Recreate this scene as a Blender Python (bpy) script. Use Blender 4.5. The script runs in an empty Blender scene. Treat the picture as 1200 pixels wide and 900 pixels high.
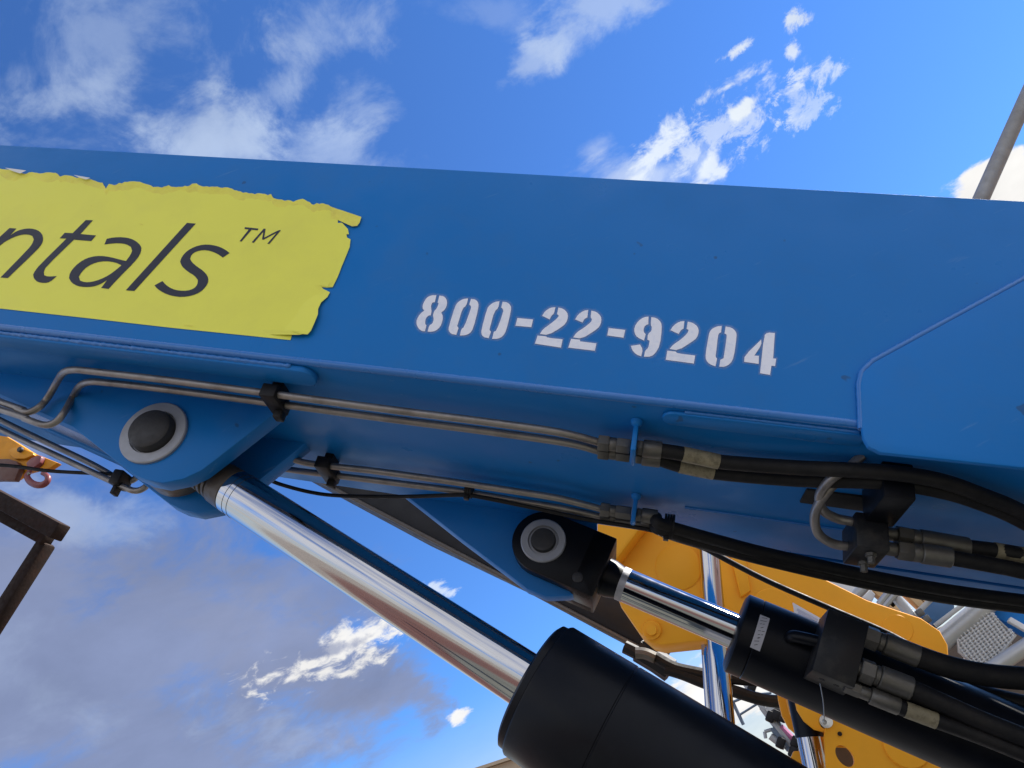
import bpy, bmesh, math, random
from mathutils import Vector, Matrix, noise as mnoise
random.seed(7)
scene = bpy.context.scene
COL = scene.collection

# ------------------------------------------------------------------ camera
F = 26 / 36 * 1200.0                       # focal length in photo pixels (26 mm on 36 mm)
PITCH, ROLL = math.radians(32), math.radians(30)
CAM = Vector((0, 0, 1.6))
fw = Vector((0, math.cos(PITCH), math.sin(PITCH)))
r0 = Vector((1, 0, 0)); u0 = r0.cross(fw)
cx = math.cos(ROLL) * r0 - math.sin(ROLL) * u0
cy = math.sin(ROLL) * r0 + math.cos(ROLL) * u0
cam = bpy.data.cameras.new('camera'); camo = bpy.data.objects.new('camera', cam); COL.objects.link(camo)
cam.lens = 26; cam.sensor_width = 36; cam.clip_start = 0.02; cam.clip_end = 20000
camo.matrix_world = Matrix(((cx.x, cy.x, -fw.x, CAM.x), (cx.y, cy.y, -fw.y, CAM.y), (cx.z, cy.z, -fw.z, CAM.z), (0, 0, 0, 1)))
scene.camera = camo

# ------------------------------------------------------------------ light
SUN_EL, SUN_AZ = math.radians(36), math.radians(66)      # azimuth from +Y towards +X
EXPOSURE = 1.28
scene.view_settings.view_transform = 'Standard'; scene.view_settings.look = 'None'
scene.view_settings.exposure = EXPOSURE; scene.view_settings.gamma = 1.0
sd = Vector((math.sin(SUN_AZ) * math.cos(SUN_EL), math.cos(SUN_AZ) * math.cos(SUN_EL), math.sin(SUN_EL)))
sl = bpy.data.lights.new('sun', 'SUN'); sl.energy = 4.5; sl.angle = math.radians(0.5); sl.color = (1, 0.94, 0.85)
so = bpy.data.objects.new('sun', sl); COL.objects.link(so); so.location = (0, 0, 30)
so.rotation_euler = (-sd).to_track_quat('-Z', 'Y').to_euler()

def ray(px, py):
    return fw + cx * ((px - 600) / F) + cy * ((450 - py) / F)

# cloud table: centre px, long-axis end px, minor radius px, opacity, noise amount, edge softness, tone, noise scale
CLOUDS = [
    ((110, 70), (300, 20), 80, .42, 2.4, 1.3, 'thin', 1.6),
    ((70, 95), (190, 75), 34, .45, 2.0, 1.1, 'thin', 1.6),
    ((235, 150), (320, 185), 64, .70, 1.3, .8, 'thin', 1.6),
    ((250, 175), (330, 190), 50, .60, .9, .7, 'thin', 1.6),
    ((370, 40), (470, -30), 62, .48, 2.2, 1.2, 'thin', 1.6),
    ((300, 90), (400, 30), 40, .32, 2.2, 1.2, 'thin', 1.6),
    ((430, 130), (470, 190), 60, .40, 2.0, 1.1, 'thin', 1.6),
    ((410, 190), (510, 198), 60, .55, 1.5, 1.0, 'thin', 1.6),
    ((690, 25), (765, -35), 46, .62, 1.7, .9, 'thin', 1.6),
    ((622, 84), (665, 60), 32, .60, 1.6, .9, 'thin', 1.6),
    ((560, 10), (640, 30), 30, .22, 2.0, 1.2, 'thin', 1.6),
    ((760, 205), (880, 200), 30, .50, 1.5, 1.0, 'white', 1.2),
    ((690, 180), (720, 165), 24, .30, 1.5, 1.0, 'white', 1.2),
    ((770, 182), (818, 128), 22, .85, 2.2, .9, 'white', 3.0),
    ((848, 108), (892, 88), 13, .95, 1.6, .8, 'white', 3.0),
    ((868, 143), (918, 102), 15, .95, 2.0, .8, 'white', 3.0),
    ((850, 160), (925, 140), 34, .55, 2.6, .9, 'white', 4.0),
    ((960, 92), (1006, 74), 15, .60, 2.2, .9, 'white', 4.0),
    ((945, 128), (995, 120), 28, .45, 2.8, .9, 'white', 4.0),
    ((840, 200), (865, 185), 16, .85, 1.8, .8, 'white', 3.0),
    ((853, 64), (886, 44), 9, .85, 1.7, .8, 'white', 4.0),
    ((928, 35), (948, 37), 17, .85, 1.8, .9, 'white', 4.0),
    ((920, 76), (934, 70), 11, .80, 1.8, .9, 'white', 4.0),
    ((1215, 225), (1120, 245), 55, 1.0, .7, .22, 'bright', 1.2),
    ((90, 800), (480, 900), 240, .93, .9, .7, 'grey', .8),
    ((60, 610), (250, 625), 95, .70, 1.0, .9, 'grey', .8),
    ((80, 600), (210, 640), 50, .45, 1.8, 1.2, 'thin', 1.6),
    ((300, 690), (420, 720), 40, .55, 1.6, 1.0, 'grey', 1.6),
    ((30, 800), (130, 880), 60, .30, 1.6, 1.3, 'thin', 1.0),
    ((330, 860), (430, 880), 35, .22, 1.8, 1.2, 'thin', 1.6),
    ((400, 790), (545, 850), 62, .9, .8, .5, 'grey', 1.2),
    ((395, 700), (520, 745), 34, .70, 1.0, .7, 'grey', 1.2),
    ((390, 775), (482, 745), 25, .92, 2.0, .8, 'bright', 3.0),
    ((430, 742), (486, 732), 19, .92, 1.8, .8, 'bright', 3.0),
    ((405, 755), (450, 745), 11, .75, 1.4, .8, 'grey', 2.0),
    ((522, 692), (545, 690), 10, .7, 1.4, .6, 'white', 3.2),
    ((540, 842), (556, 832), 10, .95, 1.2, .5, 'bright', 2.0),
    ((850, 815), (935, 770), 42, 1.0, .6, .3, 'bright', 1.2),
]
TONES = {'rear_fill': (1.28, 1.25, 1.19), 'veil': (.80, .77, .70), 'thin': (.50, .62, .85), 'white': (.86, .93, 1.0), 'bright': (.98, .965, .94), 'grey': (.262, .312, .49)}
SKY_STRENGTH = 0.10
CLOUD_GAIN = 1 / 2 ** EXPOSURE

def build_world():
    w = bpy.data.worlds.new('World'); scene.world = w; w.use_nodes = True
    nt = w.node_tree; N = nt.nodes; L = nt.links; N.clear()
    out = N.new('ShaderNodeOutputWorld'); bg = N.new('ShaderNodeBackground')
    L.new(bg.outputs[0], out.inputs[0]); bg.inputs[1].default_value = SKY_STRENGTH
    sky = N.new('ShaderNodeTexSky'); sky.sky_type = 'NISHITA'; sky.sun_disc = False
    sky.sun_elevation = SUN_EL; sky.sun_rotation = SUN_AZ
    sky.air_density = 1.0; sky.dust_density = 0.0; sky.ozone_density = 10; sky.altitude = 100
    tc = N.new('ShaderNodeTexCoord')
    def math_(op, a, b=None, c=None):
        n = N.new('ShaderNodeMath'); n.operation = op
        for i, v in enumerate((a, b, c)):
            if v is None: continue
            if isinstance(v, (int, float)): n.inputs[i].default_value = v
            else: L.new(v, n.inputs[i])
        return n.outputs[0]
    def vec_(op, a, b=None):
        n = N.new('ShaderNodeVectorMath'); n.operation = op
        for i, v in enumerate((a, b)):
            if v is None: continue
            if isinstance(v, (tuple, Vector)): n.inputs[i].default_value = tuple(v)
            else: L.new(v, n.inputs[i])
        return n
    sep = N.new('ShaderNodeSeparateXYZ'); L.new(tc.outputs['Generated'], sep.inputs[0])
    zc = math_('MAXIMUM', sep.outputs[2], 0.02)
    zc = math_('ADD', zc, 0.25)
    comb = N.new('ShaderNodeCombineXYZ')
    L.new(math_('DIVIDE', sep.outputs[0], zc), comb.inputs[0]); L.new(math_('DIVIDE', sep.outputs[1], zc), comb.inputs[1])
    P = comb.outputs[0]                         # position on a flat cloud layer
    def layer(px, py):
        d = ray(px, py).normalized(); z = max(d.z, .02) + .25
        return Vector((d.x / z, d.y / z, 0))
    def fbm(scale, detail, rough, dist=0.0, off=(0, 0, 0)):
        n = N.new('ShaderNodeTexNoise'); n.inputs['Scale'].default_value = scale
        n.inputs['Detail'].default_value = detail; n.inputs['Roughness'].default_value = rough
        n.inputs['Distortion'].default_value = dist
        L.new(vec_('ADD', P, off).outputs[0], n.inputs['Vector']); return n
    warp = fbm(2.5, 4, .55)
    wv = vec_('SUBTRACT', warp.outputs['Color'], (.5, .5, .5)).outputs[0]
    sc = N.new('ShaderNodeVectorMath'); sc.operation = 'SCALE'; L.new(wv, sc.inputs[0]); sc.inputs['Scale'].default_value = .16
    PW = vec_('ADD', P, sc.outputs[0]).outputs[0]
    noises = {}
    def noise_for(s):
        if s not in noises:
            noises[s] = math_('SUBTRACT', fbm(5.5 * s, 7, .70 if s > 3 else .62, .35, (3.1, 7.7, s)).outputs['Fac'], .5)
        return noises[s]
    def rgb(c):
        n = N.new('ShaderNodeRGB'); n.outputs[0].default_value = (*[v * CLOUD_GAIN / SKY_STRENGTH for v in c], 1); return n.outputs[0]
    shade = fbm(3.2, 6, .6, .2, (11, 2, 0)).outputs['Fac']
    cur = sky.outputs[0]
    hue = N.new('ShaderNodeMixRGB'); hue.blend_type = 'MULTIPLY'; hue.inputs[0].default_value = 1
    L.new(cur, hue.inputs[1]); hue.inputs[2].default_value = (*SKY_TINT, 1); cur = hue.outputs[0]
    def over(cur, alpha, tone):
        base = rgb(TONES[tone])
        var = N.new('ShaderNodeMixRGB'); var.blend_type = 'MULTIPLY'; var.inputs[0].default_value = 1
        mr = N.new('ShaderNodeMapRange'); L.new(shade, mr.inputs[0])
        mr.inputs[1].default_value = .3; mr.inputs[2].default_value = .7
        mr.inputs[3].default_value = .86; mr.inputs[4].default_value = 1.12
        L.new(base, var.inputs[1]); L.new(mr.outputs[0], var.inputs[2])
        m = N.new('ShaderNodeMixRGB'); L.new(alpha, m.inputs[0]); L.new(cur, m.inputs[1]); L.new(var.outputs[0], m.inputs[2])
        return m.outputs[0]
    # bright cloud added behind the camera, unseen, to fill the shaded sides
    gen = fbm(1.3, 5, .6, .3, (20.3, 4.2, 0)).outputs['Fac']
    mr = N.new('ShaderNodeMapRange'); mr.interpolation_type = 'SMOOTHSTEP'; L.new(gen, mr.inputs[0])
    mr.inputs[1].default_value = .33; mr.inputs[2].default_value = .56; mr.inputs[3].default_value = 0; mr.inputs[4].default_value = .85
    back = N.new('ShaderNodeMapRange'); back.interpolation_type = 'SMOOTHSTEP'; L.new(sep.outputs[1], back.inputs[0])
    back.inputs[1].default_value = -.25; back.inputs[2].default_value = .3; back.inputs[3].default_value = 1; back.inputs[4].default_value = 0
    cur = over(cur, math_('MULTIPLY', mr.outputs[0], back.outputs[0]), 'rear_fill')
    veil = N.new('ShaderNodeMapRange'); veil.interpolation_type = 'SMOOTHSTEP'; L.new(sep.outputs[2], veil.inputs[0])
    veil.inputs[1].default_value = .02; veil.inputs[2].default_value = .24; veil.inputs[3].default_value = .75; veil.inputs[4].default_value = 0
    cur = over(cur, veil.outputs[0], 'veil')
    for (c, e, mn, op, na, soft, tone, ns) in CLOUDS:
        c0 = layer(*c); A = layer(*e) - c0
        dx, dy = e[0] - c[0], e[1] - c[1]; l = math.hypot(dx, dy)
        B = layer(c[0] - dy / l * mn, c[1] + dx / l * mn) - c0
        det = A.x * B.y - A.y * B.x
        g1 = Vector((B.y / det, -B.x / det, 0)); g2 = Vector((-A.y / det, A.x / det, 0))
        q = vec_('SUBTRACT', PW, c0).outputs[0]
        s = vec_('DOT_PRODUCT', q, g1).outputs['Value']; t = vec_('DOT_PRODUCT', q, g2).outputs['Value']
        r = math_('SQRT', math_('ADD', math_('MULTIPLY', s, s), math_('MULTIPLY', t, t)))
        v = math_('ADD', math_('SUBTRACT', 1.0, r), math_('MULTIPLY', noise_for(ns), na * 2.2))
        mr = N.new('ShaderNodeMapRange'); mr.interpolation_type = 'SMOOTHSTEP'; L.new(v, mr.inputs[0])
        mr.inputs[1].default_value = 0; mr.inputs[2].default_value = soft; mr.inputs[3].default_value = 0; mr.inputs[4].default_value = op
        far = N.new('ShaderNodeMapRange'); L.new(r, far.inputs[0])
        far.inputs[1].default_value = 1.1; far.inputs[2].default_value = 1.6; far.inputs[3].default_value = 1; far.inputs[4].default_value = 0
        cur = over(cur, math_('MULTIPLY', mr.outputs[0], far.outputs[0]), tone)
    L.new(cur, bg.inputs[0])
SKY_TINT = (.62, .76, .90)
build_world()

# ------------------------------------------------------------------ materials
def new_mat(name):
    m = bpy.data.materials.new(name); m.use_nodes = True
    nt = m.node_tree; return m, nt, nt.nodes['Principled BSDF']

def mat(name, col, rough=.5, metal=0.0, coat=0.0, var=.12, vscale=8.0, bump=0.0, bscale=60.0, dirt=None, damount=0.0, dscale=5.0, rvar=.1, spec=.5):
    m, nt, b = new_mat(name); N, L = nt.nodes, nt.links
    tc = N.new('ShaderNodeTexCoord')
    n1 = N.new('ShaderNodeTexNoise'); n1.inputs['Scale'].default_value = vscale; n1.inputs['Detail'].default_value = 6
    L.new(tc.outputs['Object'], n1.inputs['Vector'])
    mx = N.new('ShaderNodeMixRGB'); L.new(n1.outputs['Fac'], mx.inputs[0])
    mx.inputs[1].default_value = (*[c * (1 - var) for c in col], 1); mx.inputs[2].default_value = (*[min(1, c * (1 + var)) for c in col], 1)
    c = mx.outputs[0]
    if dirt:
        n2 = N.new('ShaderNodeTexNoise'); n2.inputs['Scale'].default_value = dscale; n2.inputs['Detail'].default_value = 9; n2.inputs['Roughness'].default_value = .68
        L.new(tc.outputs['Object'], n2.inputs['Vector'])
        mr = N.new('ShaderNodeMapRange'); L.new(n2.outputs['Fac'], mr.inputs[0]); mr.inputs[1].default_value = .48; mr.inputs[2].default_value = .75
        mr.inputs[4].default_value = damount
        m2 = N.new('ShaderNodeMixRGB'); L.new(mr.outputs[0], m2.inputs[0]); L.new(c, m2.inputs[1]); m2.inputs[2].default_value = (*dirt, 1); c = m2.outputs[0]
    L.new(c, b.inputs['Base Color'])
    n3 = N.new('ShaderNodeTexNoise'); n3.inputs['Scale'].default_value = vscale * 3; n3.inputs['Detail'].default_value = 5
    L.new(tc.outputs['Object'], n3.inputs['Vector'])
    r = N.new('ShaderNodeMapRange'); L.new(n3.outputs['Fac'], r.inputs[0]); r.inputs[1].default_value = .3; r.inputs[2].default_value = .7
    r.inputs[3].default_value = max(.01, rough - rvar * rough * 2); r.inputs[4].default_value = min(1, rough + rvar * rough * 2)
    L.new(r.outputs[0], b.inputs['Roughness'])
    b.inputs['Metallic'].default_value = metal; b.inputs['Coat Weight'].default_value = coat; b.inputs['Coat Roughness'].default_value = .12
    b.inputs['Specular IOR Level'].default_value = spec
    if bump:
        n4 = N.new('ShaderNodeTexNoise'); n4.inputs['Scale'].default_value = bscale; n4.inputs['Detail'].default_value = 4
        L.new(tc.outputs['Object'], n4.inputs['Vector'])
        bp_ = N.new('ShaderNodeBump'); bp_.inputs['Strength'].default_value = bump; bp_.inputs['Distance'].default_value = .002
        L.new(n4.outputs['Fac'], bp_.inputs['Height']); L.new(bp_.outputs[0], b.inputs['Normal'])
    return m

BLUE = mat('blue_paint', (.0075, .158, .490), .42, spec=.18, var=.07, vscale=3, bump=.05, bscale=120, dirt=(.10, .17, .27), damount=.14, dscale=9, rvar=.2)
BLUEW = mat('weld_blue', (.016, .15, .47), .30, coat=.3, bump=.35, bscale=90)
BLUEG = mat('glossy_blue_paint', (.012, .13, .42), .12, coat=.6, bump=.25, bscale=60, dirt=(.4, .42, .45), damount=.5, dscale=25)
BLACK = mat('black_paint', (.0028, .0038, .0070), .38, spec=.17, var=.2, vscale=6, bump=.05, bscale=150, dirt=(.022, .022, .024), damount=.3, dscale=6)
RUBBER = mat('hose_rubber', (.008, .008, .009), .6, spec=.25, var=.2, vscale=20, bump=.25, bscale=300, dirt=(.05, .042, .035), damount=.3, dscale=12)
PLASTIC = mat('black_plastic', (.005, .005, .006), .5, spec=.3)
CHROME = mat('chrome', (.47, .475, .505), .075, metal=1, var=.03, vscale=4, dirt=(.40, .37, .33), damount=.3, dscale=9, rvar=.3)
STEEL = mat('zinc_tube', (.28, .26, .245), .42, metal=.75, var=.15, vscale=20, bump=.2, bscale=200, dirt=(.08, .06, .05), damount=.7, dscale=14)
FIT = mat('zinc_fitting', (.125, .12, .11), .45, metal=.6, var=.2, vscale=40, bump=.2, bscale=300, dirt=(.07, .06, .04), damount=.6, dscale=20)
WASH = mat('worn_steel_washer', (.34, .35, .38), .5, metal=.5, var=.12, vscale=30, bump=.15, bscale=250)
PIN = mat('dark_pin', (.035, .035, .038), .55, metal=.3, var=.25, vscale=30, bump=.3, bscale=200)
GRIME = mat('greasy_steel', (.10, .085, .07), .45, metal=.5, var=.3, vscale=25, bump=.3, bscale=120)
STICK = mat('yellow_vinyl', (.80, .79, .085), .42, var=.03, vscale=5, bump=.12, bscale=40, dirt=(.35, .30, .10), damount=.12, dscale=7)
TORN = mat('torn_vinyl', (.78, .735, .085), .5, var=.10, vscale=30, bump=.7, bscale=90, dirt=(.55, .42, .09), damount=.5, dscale=22)
PAPER = mat('vinyl_backing', (.72, .72, .70), .6)
INK = mat('navy_ink', (.012, .014, .03), .5, var=.1)
WHITE = mat('stencil_white', (.78, .80, .88), .6, var=.06, vscale=60, dirt=(.25, .36, .60), damount=.35, dscale=60)
LABEL = mat('hose_label', (.22, .19, .12), .6, var=.3, vscale=60, dirt=(.06, .05, .03), damount=.9, dscale=90)
PLATE = mat('data_plate', (.42, .42, .47), .45, var=.1, vscale=60)
YEL = mat('yellow_paint', (.88, .375, .022), .42, spec=.15, var=.05, vscale=3, bump=.08, bscale=120, dirt=(.55, .25, .03), damount=.2)
RUST = mat('rusty_steel', (.022, .013, .010), .75, spec=.2, var=.4, vscale=18, bump=.5, bscale=90, dirt=(.05, .018, .01), damount=.6, dscale=8)
POLE = mat('galvanised_pole', (.30, .29, .27), .55, metal=.4, var=.25, vscale=18, bump=.2, bscale=90, dirt=(.09, .07, .05), damount=.5)
GALV = mat('galvanised_steel', (.40, .40, .39), .4, metal=.5, var=.12, vscale=15)
WOOD = mat('pale_wood', (.66, .42, .20), .7, var=.3, vscale=12, bump=.3)
BTUB = mat('blue_plastic', (.03, .10, .22), .4, var=.2)
WBOX = mat('white_sheet', (.60, .60, .59), .5, var=.05)
BEIGE = mat('beige_cladding', (.42, .36, .26), .7, var=.06)
DARK = mat('dark_void', (.006, .006, .007), .8)
MAROON = mat('maroon_paint', (.16, .035, .04), .45, var=.2)
JIB = mat('ochre_paint', (.62, .27, .016), .45, spec=.2, var=.15, vscale=8, dirt=(.12, .05, .02), damount=.4)
REDB = mat('dark_red_brown', (.085, .03, .02), .5, var=.3, vscale=9)
LITBLK = mat('ground_lit_black_paint', (.008, .009, .012), .40, spec=.25, var=.2, vscale=6, bump=.08, bscale=150, dirt=(.075, .068, .058), damount=.55, dscale=14)  # pale blotches put light from the sunlit ground into the block colour
PINK = mat('magenta_panel', (.40, .12, .25), .5)
MUD = mat('brown_steel', (.12, .085, .06), .6, var=.3, vscale=20)

def wear(m):
    nt = m.node_tree; N, L = nt.nodes, nt.links; b = N['Principled BSDF']
    src_ = b.inputs['Base Color'].links[0].from_socket
    tc = N.new('ShaderNodeTexCoord'); mp = N.new('ShaderNodeMapping'); mp.inputs['Rotation'].default_value = (0, math.radians(-36), 0)
    mp.inputs['Scale'].default_value = (2.5, 40, 55); L.new(tc.outputs['Object'], mp.inputs['Vector'])
    n = N.new('ShaderNodeTexNoise'); n.inputs['Scale'].default_value = 1.6; n.inputs['Detail'].default_value = 3; L.new(mp.outputs[0], n.inputs['Vector'])
    r_ = N.new('ShaderNodeMapRange'); L.new(n.outputs['Fac'], r_.inputs[0]); r_.inputs[1].default_value = .69; r_.inputs[2].default_value = .78; r_.inputs[4].default_value = .30
    x = N.new('ShaderNodeMixRGB'); L.new(r_.outputs[0], x.inputs[0]); L.new(src_, x.inputs[1]); x.inputs[2].default_value = (.12, .26, .52, 1)
    n2 = N.new('ShaderNodeTexNoise'); n2.inputs['Scale'].default_value = 26; n2.inputs['Detail'].default_value = 2; L.new(tc.outputs['Object'], n2.inputs['Vector'])
    r2 = N.new('ShaderNodeMapRange'); L.new(n2.outputs['Fac'], r2.inputs[0]); r2.inputs[1].default_value = .745; r2.inputs[2].default_value = .77; r2.inputs[4].default_value = .5
    y = N.new('ShaderNodeMixRGB'); L.new(r2.outputs[0], y.inputs[0]); L.new(x.outputs[0], y.inputs[1]); y.inputs[2].default_value = (.03, .05, .08, 1)
    L.new(y.outputs[0], b.inputs['Base Color'])
wear(BLUE)

def spray_mat():
    m, nt, b = new_mat('spray_edge'); N, L = nt.nodes, nt.links
    b.inputs['Base Color'].default_value = (.62, .64, .72, 1); b.inputs['Roughness'].default_value = .6
    a = N.new('ShaderNodeAttribute'); a.attribute_name = 'spray'
    n = N.new('ShaderNodeTexNoise'); n.inputs['Scale'].default_value = 900
    tc = N.new('ShaderNodeTexCoord'); L.new(tc.outputs['Object'], n.inputs['Vector'])
    mu = N.new('ShaderNodeMath'); mu.operation = 'MULTIPLY'; L.new(a.outputs['Fac'], mu.inputs[0]); L.new(n.outputs['Fac'], mu.inputs[1])
    L.new(mu.outputs[0], b.inputs['Alpha']); return m
SPRAY = spray_mat()

# ------------------------------------------------------------------ boom frame
def dirv(px, py): return ray(px, py)
XB = -dirv(-3675, -32).normalized()
YB = Vector((0, 0, 1)).cross(XB).normalized()
ZB = XB.cross(YB)
O = CAM + ray(600, 453) * (0.5 / 0.426)
def W(l): return O + XB * l[0] + YB * l[1] + ZB * l[2]
def loc(P): v = P - O; return Vector((v.dot(XB), v.dot(YB), v.dot(ZB)))
def bp(p, Y=0.0):                    # photo point -> boom frame, on a plane parallel to the side plate
    r = ray(*p); t = ((O - CAM).dot(YB) + Y) / r.dot(YB); return loc(CAM + r * t)
def bz(p, Z=0.0):                    # ... on a plane parallel to the bottom plate
    r = ray(*p); t = ((O - CAM).dot(ZB) + Z) / r.dot(ZB); return loc(CAM + r * t)
def wy(p, Y):                        # photo point -> world, on the upright plane y = Y
    r = ray(*p); return CAM + r * (Y / r.y)

# ------------------------------------------------------------------ mesh helpers (all geometry in world axes)
class MB:
    def __init__(s): s.v = []; s.f = []; s.attr = []
    def add(s, vs, fs):
        k = len(s.v); s.v += [Vector(v) for v in vs]; s.f += [[i + k for i in f] for f in fs]
    def tube(s, pts, r, seg=12, res=6, smooth=True, caps=True):
        pts = [Vector(p) for p in pts]
        if smooth and len(pts) > 2:
            P = []
            e = [pts[0] * 2 - pts[1]] + pts + [pts[-1] * 2 - pts[-2]]
            for i in range(1, len(e) - 2):
                a, b, c, d = e[i - 1:i + 3]
                for k in range(res):
                    t = k / res
                    P.append(.5 * ((2 * b) + (c - a) * t + (2 * a - 5 * b + 4 * c - d) * t * t + (3 * b - a - 3 * c + d) * t ** 3))
            P.append(pts[-1]); pts = P
        n = len(pts); rr = r if callable(r) else (lambda i, n_: r)
        T = [(pts[min(i + 1, n - 1)] - pts[max(i - 1, 0)]).normalized() for i in range(n)]
        u = T[0].orthogonal().normalized(); rings = []
        for i in range(n):
            u = (u - T[i] * u.dot(T[i])).normalized(); w = T[i].cross(u)
            R = rr(i, n)
            rings.append([pts[i] + (u * math.cos(2 * math.pi * k / seg) + w * math.sin(2 * math.pi * k / seg)) * R for k in range(seg)])
        vs = [v for rg in rings for v in rg]; fs = []
        for i in range(n - 1):
            for k in range(seg):
                a = i * seg + k; b = i * seg + (k + 1) % seg
                fs.append([a, b, b + seg, a + seg])
        if caps: fs.append(list(range(seg))[::-1]); fs.append([(n - 1) * seg + k for k in range(seg)])
        s.add(vs, fs)
    def lathe(s, o, d, prof, seg=48, up=None):
        o = Vector(o); d = Vector(d).normalized(); u = (Vector(up) - d * d.dot(Vector(up))).normalized() if up else d.orthogonal().normalized(); w = d.cross(u)
        vs = []; fs = []
        for (a, r) in prof:
            vs += [o + d * a + (u * math.cos(2 * math.pi * k / seg) + w * math.sin(2 * math.pi * k / seg)) * max(r, 1e-5) for k in range(seg)]
        for i in range(len(prof) - 1):
            for k in range(seg):
                a = i * seg + k; b = i * seg + (k + 1) % seg; fs.append([a, b, b + seg, a + seg])
        fs.append(list(range(seg))[::-1]); fs.append([(len(prof) - 1) * seg + k for k in range(seg)])
        s.add(vs, fs)
    def box(s, c, ax, dims, bev=0.0):
        bm = bmesh.new(); bmesh.ops.create_cube(bm, size=1)
        for v in bm.verts: v.co = Vector((v.co.x * dims[0], v.co.y * dims[1], v.co.z * dims[2]))
        if bev: bmesh.ops.bevel(bm, geom=list(bm.edges), offset=bev, segments=2, affect='EDGES', profile=.5)
        bm.verts.index_update()
        c = Vector(c); vs = [c + ax[0] * v.co.x + ax[1] * v.co.y + ax[2] * v.co.z for v in bm.verts]
        s.add(vs, [[v.index for v in f.verts] for f in bm.faces]); bm.free()
    def prism(s, poly, vec, bev=0.0, holes=(), seg=2):
        """poly: world points in one plane; extruded by vec."""
        bm = bmesh.new(); vec = Vector(vec)
        loops = [list(poly)] + [list(h) for h in holes]
        es = []
        for lp in loops:
            vs = [bm.verts.new(p) for p in lp]
            es += [bm.edges.new((vs[i], vs[(i + 1) % len(vs)])) for i in range(len(vs))]
        if holes: bmesh.ops.triangle_fill(bm, edges=es, use_beauty=True, use_dissolve=False)
        else: bm.faces.new(bm.verts[:])
        fs = list(bm.faces)
        ret = bmesh.ops.extrude_face_region(bm, geom=fs)
        nv = [g for g in ret['geom'] if isinstance(g, bmesh.types.BMVert)]
        for v in nv: v.co += vec
        bmesh.ops.recalc_face_normals(bm, faces=bm.faces)
        if bev:
            ed = [e for e in bm.edges if len(e.link_faces) == 2 and e.link_faces[0].normal.angle(e.link_faces[1].normal, 0) > math.radians(40)]
            bmesh.ops.bevel(bm, geom=ed, offset=bev, segments=seg, affect='EDGES', profile=.5)
        bm.verts.index_update(); s.add([v.co for v in bm.verts], [[v.index for v in f.verts] for f in bm.faces]); bm.free()
    def flat(s, poly, holes=()):
        bm = bmesh.new(); es = []
        for lp in [poly] + list(holes):
            vs = [bm.verts.new(p) for p in lp]
            es += [bm.edges.new((vs[i], vs[(i + 1) % len(vs)])) for i in range(len(vs))]
        bmesh.ops.triangle_fill(bm, edges=es, use_beauty=True, use_dissolve=False)
        bm.verts.index_update(); s.add([v.co for v in bm.verts], [[v.index for v in f.verts] for f in bm.faces]); bm.free()
    def build(s, name, m, parent=None, sharp=35, flip_to=None):
        org = Vector((0, 0, 0))
        if parent: org = WORLDLOC[parent.name]
        me = bpy.data.meshes.new(name)
        own = sum(s.v, Vector()) / len(s.v) if parent is None else org
        me.from_pydata([v - own for v in s.v], [], s.f)
        bm = bmesh.new(); bm.from_mesh(me)
        if flip_to is None: bmesh.ops.recalc_face_normals(bm, faces=bm.faces)
        else:
            bm.normal_update()
            for f in bm.faces:
                if f.normal.dot(flip_to) < 0: f.normal_flip()
        bm.to_mesh(me); bm.free()
        me.materials.append(m)
        for p in me.polygons: p.use_smooth = True
        me.set_sharp_from_angle(angle=math.radians(sharp))
        o = bpy.data.objects.new(name, me); COL.objects.link(o)
        if parent: o.parent = parent; WORLDLOC[o.name] = org
        else: o.location = own; WORLDLOC[o.name] = own
        return o
WORLDLOC = {}
def thing(name, label, cat, base, group=None):
    o = bpy.data.objects.new(name, None); COL.objects.link(o); o.location = base; o.empty_display_size = .2
    o['label'] = label; o['category'] = cat
    if group: o['group'] = group
    WORLDLOC[o.name] = Vector(base); return o
def tag(o, label, cat, group=None):
    o['label'] = label; o['category'] = cat
    if group: o['group'] = group
    return o
def arc(c, r, a0, a1, n, U, V):
    return [c + U * (r * math.cos(a0 + (a1 - a0) * i / n)) + V * (r * math.sin(a0 + (a1 - a0) * i / n)) for i in range(n + 1)]
AX = (XB, YB, ZB)

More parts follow.
